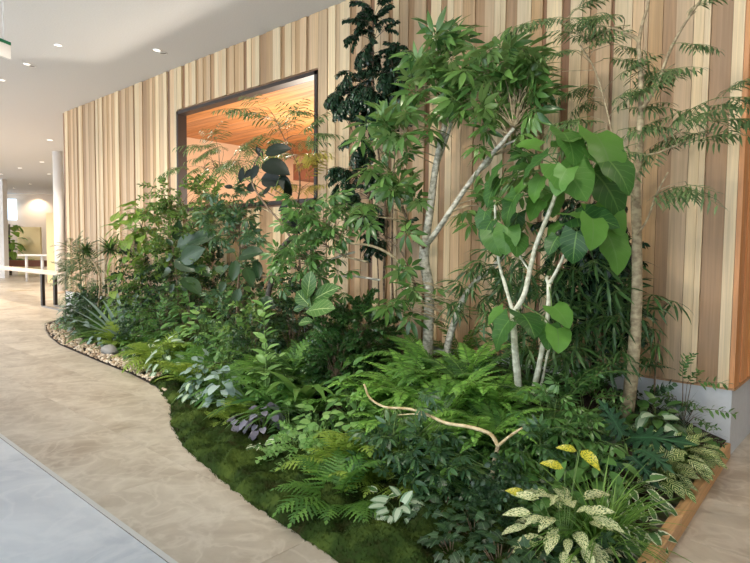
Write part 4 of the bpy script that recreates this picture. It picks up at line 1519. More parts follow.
pth = rooted(px_path([(236, 330), (238, 290), (240, 250), (238, 215)], -0.85))
t8 = thing('schefflera', 'dark schefflera standing between the rubber plants under the opening', 'plant', pth[0])
i1 = wood_part(t8, 'trunk', pth, 0.014, 0.008, 'brown')
crown(t8, i1[4:], [(236, 205, 22, 14, -.9, .2, 26), (226, 225, 20, 14, -.95, .2, 28), (246, 226, 12, 16, -.9, .12, 8), (254, 250, 10, 12, -.95, .1, 7), (238, 248, 16, 14, -.9, .15, 10)], leaf_cluster(t8, 'schefdark', 'leaf', 0.09, 0.14), 0.004, 'brown')

# light small-leaved shrub tree by the left jamb of the opening
pth = rooted(px_path([(196, 330), (194, 290), (190, 250), (186, 215), (178, 185)], -0.4))
t9 = thing('small_leaf_fig', 'small-leaved green shrub tree covering the lower left corner of the opening', 'tree', pth[0])
j1 = wood_part(t9, 'trunk', pth, 0.014, 0.005, 'brown')
j2 = wood_part(t9, 'branch', px_path([(192, 262), (176, 235), (166, 205), (162, 178)], -0.42), 0.008, 0.003, 'brown')
j3 = wood_part(t9, 'branch', px_path([(190, 250), (205, 225), (218, 205)], -0.45), 0.008, 0.003, 'brown')
crown(t9, dense(j1[4:], j2, j3), [(166, 190, 12, 16, -.42, .12, 8), (190, 198, 22, 14, -.5, .2, 26), (208, 202, 16, 16, -.5, .15, 20), (186, 222, 26, 18, -.5, .2, 38), (165, 228, 14, 18, -.5, .15, 16), (205, 235, 18, 18, -.5, .15, 20), (182, 250, 24, 14, -.55, .15, 20)], hang(t9, 'benj_sprig', 0.22, 0.34, 0.1), 0.004, 'brown')

# broad yellow-green leaves at the left
pth = rooted(px_path([(140, 330), (140, 290), (138, 255), (142, 225), (146, 212)], -0.55))
t10 = thing('broad_leaf_fig', 'broad-leaved yellow-green fig shrub against the left part of the wall', 'plant', pth[0])
k1 = wood_part(t10, 'trunk', pth, 0.014, 0.006, 'tan')
crown(t10, k1[4:], [(140, 214, 16, 10, -.6, .15, 22), (126, 230, 12, 16, -.62, .15, 18), (145, 235, 20, 18, -.65, .2, 30), (130, 258, 18, 16, -.65, .2, 22), (150, 262, 16, 18, -.65, .15, 18)], leaf_cluster(t10, 'broad', 'leaf', 0.12, 0.22), 0.005, 'tan')

# dracaena with spiky heads at the far left
pth = rooted(px_path([(110, 320), (108, 280), (105, 268), (110, 250)], -0.55))
t11 = thing('dracaena', 'dracaena with bare crooked stems and spiky leaf heads at the left end', 'plant', pth[0])
l1 = wood_part(t11, 'stem', pth, 0.016, 0.013, 'tan')
l2 = wood_part(t11, 'stem', rooted(px_path([(96, 322), (100, 285), (97, 268), (90, 258), (86, 252)], -0.5)), 0.015, 0.012, 'tan')
l3 = wood_part(t11, 'stem', rooted(px_path([(124, 320), (122, 290), (118, 275), (124, 258), (125, 250)], -0.45)), 0.013, 0.010, 'tan')
for l, s in ((l1, .30), (l2, .27), (l3, .26)):
    put(t11, 'leaf_head', 'dracaena_head', l[-1], Vector((0.05, 1, 0.03)), UP, s)

# bamboo-like palm at the very left end
pth = rooted(px_path([(82, 322), (82, 300), (80, 270), (78, 252)], -0.4))
t11b = thing('bamboo_palm', 'fine-leaved dark bamboo palm at the far left end of the wall', 'plant', pth[0])
l4 = wood_part(t11b, 'stem', pth, 0.010, 0.006, 'green')
crown(t11b, l4, [(79, 258, 10, 12, -.45, .2, 24), (84, 280, 14, 14, -.5, .2, 26), (74, 285, 8, 18, -.45, .15, 18), (92, 270, 10, 14, -.5, .15, 12)], leaf_cluster(t11b, 'bamboo', 'frond', 0.26, 0.40), 0.004, 'green')

# upright fiddle-type leaves in the middle
pth = rooted(px_path([(322, 350), (318, 330), (312, 312), (310, 292)], -1.25))
t12 = thing('fiddle_leaf_fig', 'young fig with broad upright pale-veined leaves below the leaning branches', 'plant', pth[0])
n1 = wood_part(t12, 'stem', pth, 0.009, 0.006, 'green')
for q in [(308, 306, -1.3, 281, 288, 1.05), (307, 298, -1.3, 308, 278, 1.25), (311, 302, -1.25, 327, 284, 1.1), (308, 312, -1.35, 326, 306, 1.1), (312, 322, -1.3, 288, 322, 1.0), (312, 305, -1.15, 322, 296, 1.2), (304, 308, -1.2, 290, 312, 1.1), (316, 330, -1.3, 330, 344, 1.0)]:
    big(*q, root=t12, key='fiddle', src=n1)

# dark fan-leaved palms behind the white stems
for px, py, Y, lb, bl in ((572, 300, -0.45, 'dark fan-leaved palm behind the white-stemmed fig', [(560, 275, 30, 24, -.55, .2, 26), (590, 270, 26, 26, -.5, .2, 24), (575, 315, 34, 26, -.6, .2, 34), (608, 310, 16, 24, -.5, .15, 14), (560, 350, 34, 18, -.65, .2, 20), (600, 350, 22, 20, -.6, .15, 14)]),
                          (500, 300, -0.5, 'fan-leaved palm between the pale limb and the white stems', [(505, 272, 24, 18, -.6, .2, 22), (490, 305, 22, 20, -.65, .2, 20), (520, 300, 16, 24, -.6, .15, 16), (530, 335, 20, 18, -.65, .15, 12)]),
                          (636, 330, -0.34, 'small fan-leaved palm between the tan trunk and the plank wall', [(640, 300, 10, 10, -.4, .08, 5), (640, 340, 12, 16, -.4, .08, 6), (615, 350, 20, 20, -.5, .15, 10)])):
    pth = rooted(px_path([(px, 400), (px, py + 40), (px - 3, py - 20)], Y))
    r = thing('fan_palm', lb, 'palm', pth[0])
    s = wood_part(r, 'stem', pth, 0.010, 0.006, 'brown')
    s2 = wood_part(r, 'stem', rooted(px_path([(px + 18, 400), (px + 20, py + 30), (px + 24, py)], Y)), 0.008, 0.005, 'brown')
    crown(r, dense(s, s2), bl, leaf_cluster(r, 'fan', 'leaf', 0.13, 0.20), 0.004, 'green')
# dark drooping shrub behind the big leaves
pth = rooted(px_path([(594, 380), (596, 320), (590, 250), (588, 215)], -0.35))
r = thing('drooping_fig', 'dark drooping narrow-leaved fig showing behind the big heart-shaped leaves', 'tree', pth[0])
s = wood_part(r, 'trunk', pth, 0.010, 0.006, 'tan')
crown(r, s[4:], [(590, 205, 24, 20, -.4, .15, 22), (608, 235, 20, 24, -.38, .12, 24), (572, 240, 20, 20, -.4, .12, 16), (612, 275, 18, 22, -.38, .1, 20), (580, 280, 26, 22, -.4, .12, 20), (600, 320, 22, 24, -.4, .12, 16)], hang(r, 'ficus_sprig', 0.18, 0.26, 0.5), 0.004, 'brown')

# bare bent branch in the foreground, on a low schefflera
YB = -1.95
pth = rooted(px_path([(493, 500), (493, 470), (498, 446)], YB))
t16 = thing('schefflera', 'low schefflera with a bare pale branch arching left over the ferns', 'plant', pth[0])
o1 = wood_part(t16, 'stem', pth, 0.012, 0.010, 'tan')
o2 = wood_part(t16, 'branch', px_path([(498, 446), (490, 434), (470, 427), (446, 423), (430, 416), (410, 409), (385, 407), (370, 398), (364, 384)], YB - 0.05), 0.011, 0.006, 'straw', 7)
o3 = wood_part(t16, 'branch', px_path([(498, 446), (510, 436), (522, 428)], YB - 0.05), 0.008, 0.005, 'straw')
o4 = wood_part(t16, 'branch', px_path([(430, 416), (415, 414), (398, 415)], YB - 0.08), 0.005, 0.003, 'straw')
crown(t16, dense(o1, o2), [(398, 432, 24, 12, -2.05, .1, 14), (420, 446, 28, 18, -2.05, .12, 18), (390, 460, 24, 20, -2.1, .12, 14), (412, 402, 14, 6, -2.02, .05, 4), (440, 470, 30, 22, -2.05, .12, 18), (405, 488, 24, 14, -2.15, .1, 8)], leaf_cluster(t16, 'schefdark', 'leaf', 0.068, 0.095, 1, 0.8, 0.4, 0.2), 0.003, 'green')

# ------------------------------------------------------------------ low plants, left to right
# far left end
bush(66, 312, -0.85, 10, 'grey-leaved low plant at the far left tip of the bed', 'bluegrey', 24, 0.10, 'ground_plant')
bush(66, 318, -0.9, 12, 'dark green low plant spilling over pebbles at the left tip', 'midleaf', 34, 0.10, 'ground_plant')
bush(80, 318, -1.0, 9, 'silver-leaved plant just behind the pebbles at the left', 'silver', 20, 0.10, 'ground_plant')
rosette(76, 298, -0.5, 'pale arching strap-leaved plant beneath the bamboo palm', 'strap', 18, 'strap_plant')
fern(95, 292, -0.8, 'dark arching fern in front of the dracaena stems', 'ferndark', 16)
rosette(122, 296, -0.95, 'silvery spear-leaved plant with stiff pointed leaves', 'spear', 20, 'spear_plant', el0=0.5, el1=1.4)
fern(86, 318, -1.05, 'small dark fern behind the left pebbles', 'ferndark', 12)
bush(100, 330, -1.15, 9, 'blue-grey leaved plant beside the large grey rock', 'silver', 20, 0.10, 'ground_plant')
fern(120, 322, -1.12, 'yellow-green fern at the pebble edge', 'lacylime', 16)
fern(104, 312, -1.0, 'mid green fern between the dracaena and the pebble edge', 'fern', 14)
rosette(106, 288, -0.6, 'dark strap-leaved plant around the foot of the dracaena', 'strapdark', 22, 'strap_plant')
fern(142, 340, -1.32, 'mossy little fern at the edge of the pebbles', 'lacy', 13)
bush(150, 336, -1.3, 14, 'white-edged leafy plant behind the pebbles', 'dieff', 30, 0.11, 'ground_plant')
fern(150, 300, -1.0, 'fern under the broad yellow-green fig', 'fern', 15)
bush(132, 288, -0.75, 16, 'green leafy plant at the foot of the broad-leaved fig', 'midleaf', 40, 0.13, 'ground_plant')
fern(182, 308, -1.15, 'big lime green lacy fern in the left half of the bed', 'lacylime', 20)
fern(163, 322, -1.3, 'lime green fern in front of the fig shrub', 'lacylime', 15)
bush(168, 336, -1.42, 14, 'pale silvery leafed plant between lime ferns', 'pale', 30, 0.11, 'ground_plant')
bush(158, 318, -1.1, 14, 'olive-like small shrub below the greener rubber plant', 'olive_sprig', 22, 0.26, 'shrub', 'shrub', 'sprig')
bush(205, 318, -1.15, 16, 'leafy green clump right of the lime fern', 'midleaf', 40, 0.12, 'ground_plant')
fern(215, 330, -1.35, 'green lacy fern behind the blue-grey leaves', 'lacy', 15)
fern(192, 345, -1.55, 'olive green fern at the start of the moss', 'lacylime', 13)
bush(204, 356, -1.75, 22, 'blue-grey leaved plant at the left edge of the moss', 'bluegrey', 120, 0.088, 'ground_plant')
bush(222, 366, -1.85, 14, 'silvery grey heart-leaved plant beside the moss', 'silver', 40, 0.11, 'ground_plant')
bush(195, 376, -1.9, 12, 'pale-leaved small plant on the edge of the moss', 'pale', 18, 0.09, 'ground_plant')
# centre-left
bush(232, 320, -1.2, 20, 'dark leafy clump under the rubber plant trunk', 'midleaf', 44, 0.13, 'ground_plant')
rosette(248, 335, -1.45, 'arching green strap-leaved clump in the middle of the bed', 'lancebright', 26, 'strap_plant')
pth = rooted(px_path([(266, 372), (266, 350), (264, 325), (263, 306)], -1.75))
r = thing('upright_plant', 'single upright light green leafy stem in front of the dark trunk', 'plant', pth[0])
s = wood_part(r, 'stem', pth, 0.006, 0.004, 'green')
for q in range(22):
    P = s[min(len(s) - 1, 3 + int(q * (len(s) - 3) / 22))]
    az = q * 2.4
    put(r, 'leaf', 'upright', P + UP * 0.015 * (q % 3), Vector((math.cos(az), math.sin(az), 0.75)), UP + Vector((0, -0.5, 0)), 0.15 - 0.002 * q)
fern(240, 352, -1.6, 'green fern left of the upright light green stem', 'fern', 15)
fern(288, 340, -1.45, 'lacy fern below the pale-veined fig', 'lacy', 15)
rosette(300, 345, -1.6, 'bright arching strap-leaved plant in mid-bed', 'lancebright', 24, 'strap_plant')
rosette(258, 368, -1.75, 'long-bladed green clump behind the moss', 'strap', 26, 'strap_plant')
rosette(285, 372, -1.8, 'dense long-leaved clump at the centre of the bed', 'strap', 26, 'strap_plant')
rosette(318, 375, -1.8, 'dark long-leaved clump left of the ferns', 'strapdark', 24, 'strap_plant')
fern(232, 392, -1.95, 'small yellowish fern low over the moss', 'lacylime', 12)
bush(262, 402, -2.05, 16, 'purple-grey leaved plant at the moss edge', 'purple', 44, 0.075, 'ground_plant')
bush(242, 412, -2.1, 12, 'small grey-purple plant with round leaves in the moss', 'purple', 16, 0.075, 'ground_plant')
bush(262, 438, -2.25, 16, 'low vine with pale-edged leaves trailing on the moss', 'varvine', 22, 0.085, 'vine', fill=0.2)
fern(250, 402, -1.95, 'lime fern behind the purple-grey leaves', 'lacylime', 11)
bush(300, 430, -2.15, 24, 'light green round-leaved plant right of the purple leaves', 'creeper', 60, 0.18, 'ground_plant', part='sprig')
bush(318, 398, -2.0, 24, 'light green leafy plant in front of the long-leaved clumps', 'round', 64, 0.075, 'ground_plant')
bush(292, 398, -2.0, 18, 'mid green leafy plant among the long blades', 'midleaf', 40, 0.095, 'ground_plant')
bush(335, 438, -2.1, 16, 'light green creeper between the moss and the lime fern', 'creeper', 22, 0.17, 'ground_plant', part='sprig')
rosette(330, 405, -1.95, 'grassy green clump left of the bent branch', 'strap', 20, 'strap_plant', size=0.40)
# dark box shrub and ferns in the middle
bush(358, 302, -0.95, 34, 'dense dark small-leaved shrub in front of the wall', 'box_sprig', 190, 0.20, 'box_shrub', 'shrub', 'sprig', stem='brown')
bush(338, 330, -1.3, 20, 'dark small-leaved shrub left of the bright ferns', 'box_sprig', 100, 0.18, 'box_shrub', 'shrub', 'sprig', stem='brown')
fern(376, 345, -1.5, 'bright green sword fern at the left of the fern mass', 'fernbright', 20)
fern(412, 338, -1.4, 'bright green fern in front of the pale trunk', 'fernbright', 22)
fern(440, 330, -1.2, 'upright fern growing at the foot of the pale trunk', 'fern', 18)
fern(470, 318, -1.05, 'tall sword fern beside the leaning pale limb', 'fernbright', 18)
fern(448, 350, -1.55, 'broad bright fern in the centre of the fern mass', 'fernbright', 24)
fern(490, 345, -1.4, 'arching bright fern left of the white stems', 'fernbright', 22)
fern(476, 378, -1.7, 'lower bright fern above the bare bent branch', 'fernbright', 22)
fern(400, 372, -1.75, 'lower green fern behind the bent branch', 'fernbright', 20)
fern(430, 392, -1.75, 'green fern under the arch of the bent branch', 'fern', 20)
fern(505, 395, -1.65, 'fern at the foot of the white stems', 'fern', 18)
bush(352, 362, -1.65, 22, 'mid green leafy plant below the dark box shrub', 'midleaf', 50, 0.10, 'ground_plant')
bush(358, 390, -1.85, 20, 'light leafy plant left of the bent branch tip', 'round', 50, 0.07, 'ground_plant')
fern(366, 408, -2.0, 'lime green lacy fern below the tip of the bent branch', 'lacylime', 20)
fern(352, 432, -2.12, 'second lime lacy fern nearer the moss', 'lacylime', 18)
fern(385, 440, -2.1, 'fine green fern behind the dark schefflera whorls', 'lacylime', 15)
# front centre
fern(338, 486, -2.42, 'fern with drooping toothed fronds hanging over the moss', 'lacy', 13, 1.6)
bush(398, 498, -2.35, 22, 'pale variegated leafy plant at the front of the moss', 'pale', 44, 0.085, 'ground_plant')
bush(385, 492, -2.3, 14, 'cream-edged leafy plant left of the pale leaves', 'dieff', 14, 0.085, 'ground_plant')
bush(445, 490, -2.15, 34, 'dark ivy clump at the front of the bed', 'ivy', 80, 0.062, 'ivy', 'ivy', stem='brown')
bush(475, 508, -2.25, 34, 'dark ivy clump at the bottom edge of the picture', 'ivy', 80, 0.062, 'ivy', 'ivy', stem='brown')
bush(462, 455, -1.95, 34, 'dark green schefflera under the bent branch', 'schefdark', 44, 0.066, 'schefflera')
bush(515, 470, -2.0, 30, 'dark leafy clump left of the speckled yellow plant', 'vinedark', 44, 0.16, 'ground_plant', part='sprig')
bush(515, 432, -1.7, 30, 'green schefflera right of the fork of the bent branch', 'schef', 44, 0.075, 'schefflera')
bush(550, 392, -1.45, 36, 'large leafy schefflera in front of the white stems', 'schef', 60, 0.085, 'schefflera')
bush(540, 428, -1.75, 30, 'dark schefflera above the speckled yellow plant', 'schefdark', 46, 0.075, 'schefflera')
bush(580, 408, -1.45, 26, 'mid green schefflera between white stems and tan trunk', 'schef', 40, 0.08, 'schefflera')
bush(585, 380, -1.0, 26, 'yellowish leafy shrub left of the tan trunk', 'olive_sprig', 40, 0.20, 'shrub', 'shrub', 'sprig')
bush(560, 470, -1.95, 26, 'dark blue-green leafy clump behind the speckled leaves', 'midleaf', 44, 0.10, 'ground_plant')
bush(600, 440, -1.6, 22, 'dark leafy plant left of the foot of the tan trunk', 'midleaf', 40, 0.11, 'ground_plant')
# speckled aucuba, grass, philodendron, calathea
au = bush(566, 484, -2.12, 36, 'yellow and white speckled aucuba at the front right', 'aucuba', 58, 0.14, 'speckled_aucuba', 'shrub', fill=0.3, droop=0.25, toward=0.5)
for (px, py, Y, px2, py2) in ((578, 452, -2.0, 562, 450), (580, 450, -2.05, 592, 466), (565, 470, -2.05, 546, 466), (528, 497, -2.15, 511, 494)):
    A, T = at(px, py, Y), at(px2, py2, Y - 0.05)
    d = (T - A)
    put(au, 'leaf', 'aucubay', A - d * 0.05, d + UP * 0.35 * d.length, (CAM - A).normalized() + UP, d.length * 1.3)
    bb = MB()
    bb.tube([p - au.location for p in spline([Vector(au.location), au.location.lerp(A, 0.6) + UP * 0.04, A], 4)], 0.003, 0.0025, 4)
    link('stem', bb.mesh('stem', BARK['green']), au)


def tuft(px, py, Y, label, key, n, name='grass_clump', size=None):
    base, zt = base_at(px, py, Y)
    root = thing(name, label, 'grass', base)
    L = size or max(0.2, (zt - base.z) / 0.85)
    for q in range(n):
        o = put(root, 'blade_tuft', key, base + Vector((ud(-.05, .05), ud(-.05, .05), 0)), Vector((math.cos(q * 2.1), math.sin(q * 2.1), 0)), UP, L * ud(0.8, 1.05))
        o['kind'] = 'stuff'
    return root


tuft(602, 440, -2.0, 'tall fine-bladed grass right of the speckled plant', 'grass_tuft', 2)
tuft(620, 470, -1.85, 'fine arching grass near the timber edging', 'grass_tuft', 2)
tuft(668, 402, -0.55, 'dark thin-bladed grass beside the white plinth', 'greytuft', 2, size=0.42)
tuft(655, 398, -0.5, 'greyish grass clump right of the tan trunk', 'bladetuft', 1, size=0.36)


def single_leaves(name, label, root_px, root_Y, key, specs, cat='plant', r=0.007):
    P = at(root_px[0], root_px[1], root_Y)
    base = Vector((P.x, root_Y, ground(P.x, root_Y) - 0.004))
    root = thing(name, label, cat, base)
    for (px, py, Y, px2, py2, s) in specs:
        A, T = at(px, py, Y), at(px2, py2, Y - 0.08)
        dd = T - A
        o = put(root, 'leaf', key, A - dd * 0.45, dd + UP * 0.4 * dd.length, (CAM - A).normalized() * 0.6 + UP, dd.length * s)
        bb = MB()
        bb.tube([p - base for p in spline([base, base.lerp(A, 0.6) + UP * 0.06, A - dd * 0.45], 4)], r, r * 0.7, 4)
        k = link('leaf_stalk', bb.mesh('leaf_stalk', BARK['green']), o)
        k.matrix_parent_inverse = o.matrix_basis.inverted()
    return root


single_leaves('philodendron', 'philodendron with big dark lobed leaves in front of the tan trunk', (632, 470), -1.35, 'philo',
              [(632, 446, -1.3, 682, 438, 1.0), (630, 462, -1.45, 656, 486, 1.0), (622, 440, -1.4, 616, 415, 1.2), (626, 470, -1.5, 606, 462, 1.2), (640, 455, -1.4, 664, 466, 1.1),  (612, 448, -1.4, 588, 432, 1.1), (615, 470, -1.5, 590, 478, 1.1)])
bush(654, 408, -0.8, 16, 'pale glossy leafed plant right of the tan trunk', 'pale', 24, 0.11, 'ground_plant')
bush(655, 400, -0.7, 18, 'broad green leafed plant near the plinth', 'midleaf', 36, 0.12, 'ground_plant')
bush(650, 388, -0.45, 18, 'dark leafy plant against the base of the plank wall', 'vinedark', 24, 0.2, 'ground_plant', part='sprig')
bush(685, 360, -0.35, 16, 'small sprigged shrub rising before the white plinth', 'olive_sprig', 16, 0.22, 'shrub', 'shrub', 'sprig', stem='brown')
bush(672, 440, -0.85, 24, 'white-striped calathea beside the timber edging', 'calathea', 90, 0.105, 'calathea', droop=0.0, up=0.8)
bush(660, 470, -1.15, 22, 'second striped calathea nearer the front of the edging', 'calathea', 80, 0.105, 'calathea', droop=0.0, up=0.8)
bush(690, 446, -0.62, 18, 'striped calathea closest to the wall corner', 'calathea', 60, 0.10, 'calathea', droop=0.0, up=0.8)
bush(694, 432, -0.5, 14, 'dark green leafy plant at the wall corner of the edging', 'midleaf', 34, 0.10, 'ground_plant')
bush(628, 500, -1.5, 22, 'white-edged trailing plant by the timber edging', 'dieff', 40, 0.115, 'variegated_plant')
bush(640, 530, -1.75, 13, 'white-edged vine hanging over the timber edging', 'varvine', 22, 0.085, 'vine', fill=0.2)
bush(606, 520, -1.85, 20, 'white-edged leafy plant in front of the grass', 'dieff', 30, 0.115, 'variegated_plant')
bush(600, 545, -2.1, 24, 'dark leafy plant at the bottom edge right of the speckled leaves', 'vinedark', 30, 0.15, 'ground_plant', part='sprig')
bush(535, 540, -2.3, 26, 'dark leaved clump left of the speckled leaves at the bottom', 'ivy', 50, 0.06, 'ivy', 'ivy', stem='brown')

bush(452, 530, -2.45, 26, 'dark ivy at the very bottom of the picture right of the moss', 'ivy', 60, 0.06, 'ivy', 'ivy', stem='brown')
bush(500, 535, -2.4, 28, 'dark ivy left of the lowest speckled leaves', 'ivy', 60, 0.06, 'ivy', 'ivy', stem='brown')
bush(74, 286, -0.32, 9, 'dark leafy plant hiding the foot of the wall at its far left end', 'midleaf', 40, 0.12, 'ground_plant')
bush(92, 286, -0.32, 10, 'dark leafy plant at the wall foot behind the dracaena', 'midleaf', 40, 0.13, 'ground_plant')
# middle layer below the tree crowns
bush(150, 258, -0.45, 20, 'small-leaved shrub right of the broad yellow-green fig', 'benj_sprig', 46, 0.28, 'shrub', 'shrub', 'sprig', stem='brown')
bush(120, 270, -0.6, 16, 'leafy green shrub behind the dracaena stems', 'broad', 34, 0.17, 'shrub', 'shrub', stem='brown')
bush(206, 258, -0.55, 22, 'small-leaved shrub under the lower left corner of the opening', 'benj_sprig', 50, 0.27, 'shrub', 'shrub', 'sprig', stem='brown')
bush(190, 284, -0.9, 22, 'leafy shrub between the two rubber plants', 'midleaf', 60, 0.14, 'shrub', 'shrub', stem='brown')
bush(222, 290, -1.05, 20, 'dark schefflera low beside the bent dark trunk', 'schefdark', 34, 0.10, 'schefflera')
bush(165, 285, -0.8, 18, 'narrow-leaved shrub below the greener rubber plant', 'olive_sprig', 40, 0.28, 'shrub', 'shrub', 'sprig', stem='brown')
bush(252, 300, -1.2, 18, 'small-leaved light shrub behind the upright light green stem', 'benj_sprig', 36, 0.22, 'shrub', 'shrub', 'sprig', stem='brown')
bush(292, 300, -0.95, 20, 'dark leafy shrub behind the pale-veined fig', 'vinedark', 44, 0.22, 'shrub', 'shrub', 'sprig', stem='brown')
bush(240, 268, -0.6, 20, 'leafy shrub below the middle of the opening', 'midleaf', 50, 0.14, 'shrub', 'shrub', stem='brown')
bush(278, 278, -0.7, 16, 'narrow-leaved shrub right of the bent dark trunk', 'olive_sprig', 32, 0.26, 'shrub', 'shrub', 'sprig', stem='brown')
bush(325, 318, -1.1, 16, 'leafy plant right of the pale-veined fig', 'midleaf', 36, 0.12, 'ground_plant')
bush(100, 285, -0.4, 14, 'dark leafy shrub behind the silvery spear leaves', 'vinedark', 30, 0.24, 'shrub', 'shrub', 'sprig', stem='brown')

bush(84, 286, -0.55, 14, 'dense dark leafy plant at the foot of the bamboo palm', 'vinedark', 34, 0.2, 'ground_plant', part='sprig')
bush(70, 298, -0.55, 9, 'bluish leafy plant at the far left foot of the plank wall', 'bluegrey', 30, 0.12, 'ground_plant')
fern(112, 300, -0.85, 'dark fern beneath the silvery spear leaves', 'ferndark', 14)
bush(140, 300, -0.95, 16, 'dark leafy clump under the broad yellow-green fig', 'vinedark', 40, 0.18, 'ground_plant', part='sprig')
fern(172, 300, -0.95, 'dark fern at the foot of the greener rubber plant', 'ferndark', 14)
bush(202, 303, -1.0, 18, 'light leafy clump at the foot of the small-leaved shrub tree', 'round', 60, 0.10, 'ground_plant')
fern(226, 308, -1.1, 'green fern just left of the bent dark trunk', 'fern', 15)
bush(252, 318, -1.3, 16, 'dark leafy clump in front of the bent dark trunk', 'vinedark', 36, 0.17, 'ground_plant', part='sprig')
fern(276, 320, -1.2, 'green fern right of the bent dark trunk', 'fern', 15)
fern(304, 330, -1.35, 'dark fern at the foot of the pale-veined fig', 'ferndark', 14)
bush(270, 350, -1.65, 18, 'leafy light clump at the foot of the upright green stem', 'round', 50, 0.08, 'ground_plant')
bush(228, 345, -1.55, 16, 'narrow-leaved shrub behind the silvery heart leaves', 'olive_sprig', 34, 0.17, 'shrub', 'shrub', 'sprig')
bush(430, 505, -2.3, 26, 'dark ivy clump right of the pale variegated plant', 'ivy', 60, 0.06, 'ivy', 'ivy', stem='brown')
bush(500, 490, -2.1, 28, 'dark sprigged clump between the ivy and the speckled plant', 'vinedark', 50, 0.14, 'ground_plant', part='sprig')
fern(480, 480, -2.0, 'dark fern low under the fork of the bent branch', 'ferndark', 14)

bush(140, 250, -0.34, 20, 'dark leafy shrub against the wall behind the broad yellow-green fig', 'vinedark', 46, 0.26, 'shrub', 'shrub', 'sprig', stem='brown')
bush(172, 238, -0.36, 22, 'dark leafy shrub against the wall left of the opening corner', 'vinedark', 50, 0.26, 'shrub', 'shrub', 'sprig', stem='brown')
bush(212, 246, -0.36, 20, 'dark leafy shrub against the wall below the left half of the opening', 'vinedark', 50, 0.25, 'shrub', 'shrub', 'sprig', stem='brown')
bush(262, 262, -0.40, 16, 'dark leafy shrub at the wall behind the bent dark trunk', 'vinedark', 36, 0.24, 'shrub', 'shrub', 'sprig', stem='brown')
bush(305, 272, -0.55, 16, 'dark leafy shrub behind the bushy schefflera', 'vinedark', 36, 0.22, 'shrub', 'shrub', 'sprig', stem='brown')
bush(188, 262, -0.7, 20, 'dark broad-leaved shrub among the rubber plants', 'rubberg', 40, 0.19, 'shrub', 'shrub', stem='brown')

# further ground cover filling the bed between the named plants
zones = [
    (-9.3, -7.2, 'ferndark', 'low dark fern filling the bed below the dracaena and broad fig'),
    (-7.2, -4.9, 'fern', 'low green fern filling the bed in front of the opening'),
    (-4.9, -3.0, 'lacy', 'low lacy fern filling the bed under the rubber plant'),
    (-3.0, -1.4, 'fern', 'low green fern filling the bed under the schefflera tree'),
    (-1.4, -0.3, 'ferndark', 'low dark fern filling the bed around the white and tan stems'),
]
for x0, x1, key, lb in zones:
    x = x0 + 0.2
    k = 0
    while x < x1:
        lo = yf(x) + (0.55 if x < -4.4 else 1.0)
        yy = lo + 0.25 * ((k * 0.618) % 1)
        while yy < -0.45:
            base = Vector((x + ud(-.12, .12), yy + ud(-.1, .1), 0))
            base.z = ground(base.x, base.y) - 0.004
            root = thing('fern', lb, 'fern', base, lb)
            L = 0.36 + 0.25 * (yy - yf(x)) / 2
            off = ud(0, 6)
            for q in range(9):
                az = off + q * 2.39996
                el = 0.5 + 0.8 * ((q * 0.618) % 1.0)
                put(root, 'frond', key, base, Vector((math.cos(az) * math.cos(el), math.sin(az) * math.cos(el) - 0.1, math.sin(el))), UP, L * ud(0.8, 1.1))
            yy += 0.55
            k += 1
        x += 0.5

# ------------------------------------------------------------------ ceiling fixtures
def downlight(px, py, label, r=0.06, glow=True, square=False):
    d = F_ + R_ * ((px - 375) / FPX) - U_ * ((py - 281.5) / FPX)
    P = CAM + d * ((CEIL - CAM.z) / d.z)
    root = thing('downlight', label, 'downlight', (P.x, P.y, CEIL))
    ring = MB()
    n = 20
    vs, fs = [], []
    for k in range(n):
        a = 2 * PI * k / n
        for rr, z in ((r * 1.25, 0.0), (r * 1.25, -0.008), (r, -0.008), (r * 0.9, -0.001)):
            vs.append((math.cos(a) * rr, math.sin(a) * rr, z))
    for k in range(n):
        j = (k + 1) % n
        for q in range(3):
            fs.append((k * 4 + q, j * 4 + q, j * 4 + q + 1, k * 4 + q + 1))
    ring.add(vs, fs)
    link('ring', ring.mesh('ring', M['white']), root)
    disc = MB()
    disc.add([(math.cos(2 * PI * k / n) * r * 0.92, math.sin(2 * PI * k / n) * r * 0.92, -0.002) for k in range(n)], [tuple(range(n))[::-1]])
    link('lens', disc.mesh('lens', M['lampglow'] if glow else M['metal_grey']), root)
    return root


for i, (px, py, lb, gl) in enumerate([
        (58, 45, 'recessed downlight alone in the upper left of the grey ceiling', True),
        (27, 64, 'lit ceiling downlight of the pair nearest the green sign', True),
        (32, 66, 'unlit grey ceiling spot right beside a lit downlight', False),
        (157, 50, 'lit downlight near the top of the plank wall', True),
        (163, 53, 'unlit grey ceiling vent next to the downlight by the plank wall', False),
        (2, 80, 'ceiling downlight at the left edge of the picture', True),
        (50, 140, 'hall downlight nearest the end of the plank wall', True),
        (42, 162, 'hall downlight above the white column', True),
        (20, 168, 'hall downlight left of the one above the column', True),
        (49, 174, 'small hall downlight just beside the column top', True),
        (1, 174, 'distant hall downlight at the left picture edge', True),
        (14, 188, 'small distant hall downlight, leftmost of the farthest row', True),
        (30, 184, 'small distant hall downlight in the middle of the farthest row', True),
        (19, 199, 'faraway bright downlight above the small window', True)]):
    downlight(px, py, lb, 0.045 if py < 100 else 0.07, gl)
for k, (gx, gy) in enumerate(GROW):
    root = thing('ceiling_spot', 'white ceiling spot aimed at the bed, %s along the row' % ('first', 'second', 'third', 'fourth', 'fifth', 'sixth')[k], 'ceiling spot', (gx, gy, CEIL), 'ceiling spots above the bed')
    bb = MB()
    bb.cyl(0, 0, -0.012, 0, 0.07)
    link('rim', bb.mesh('rim', M['white'], False), root)

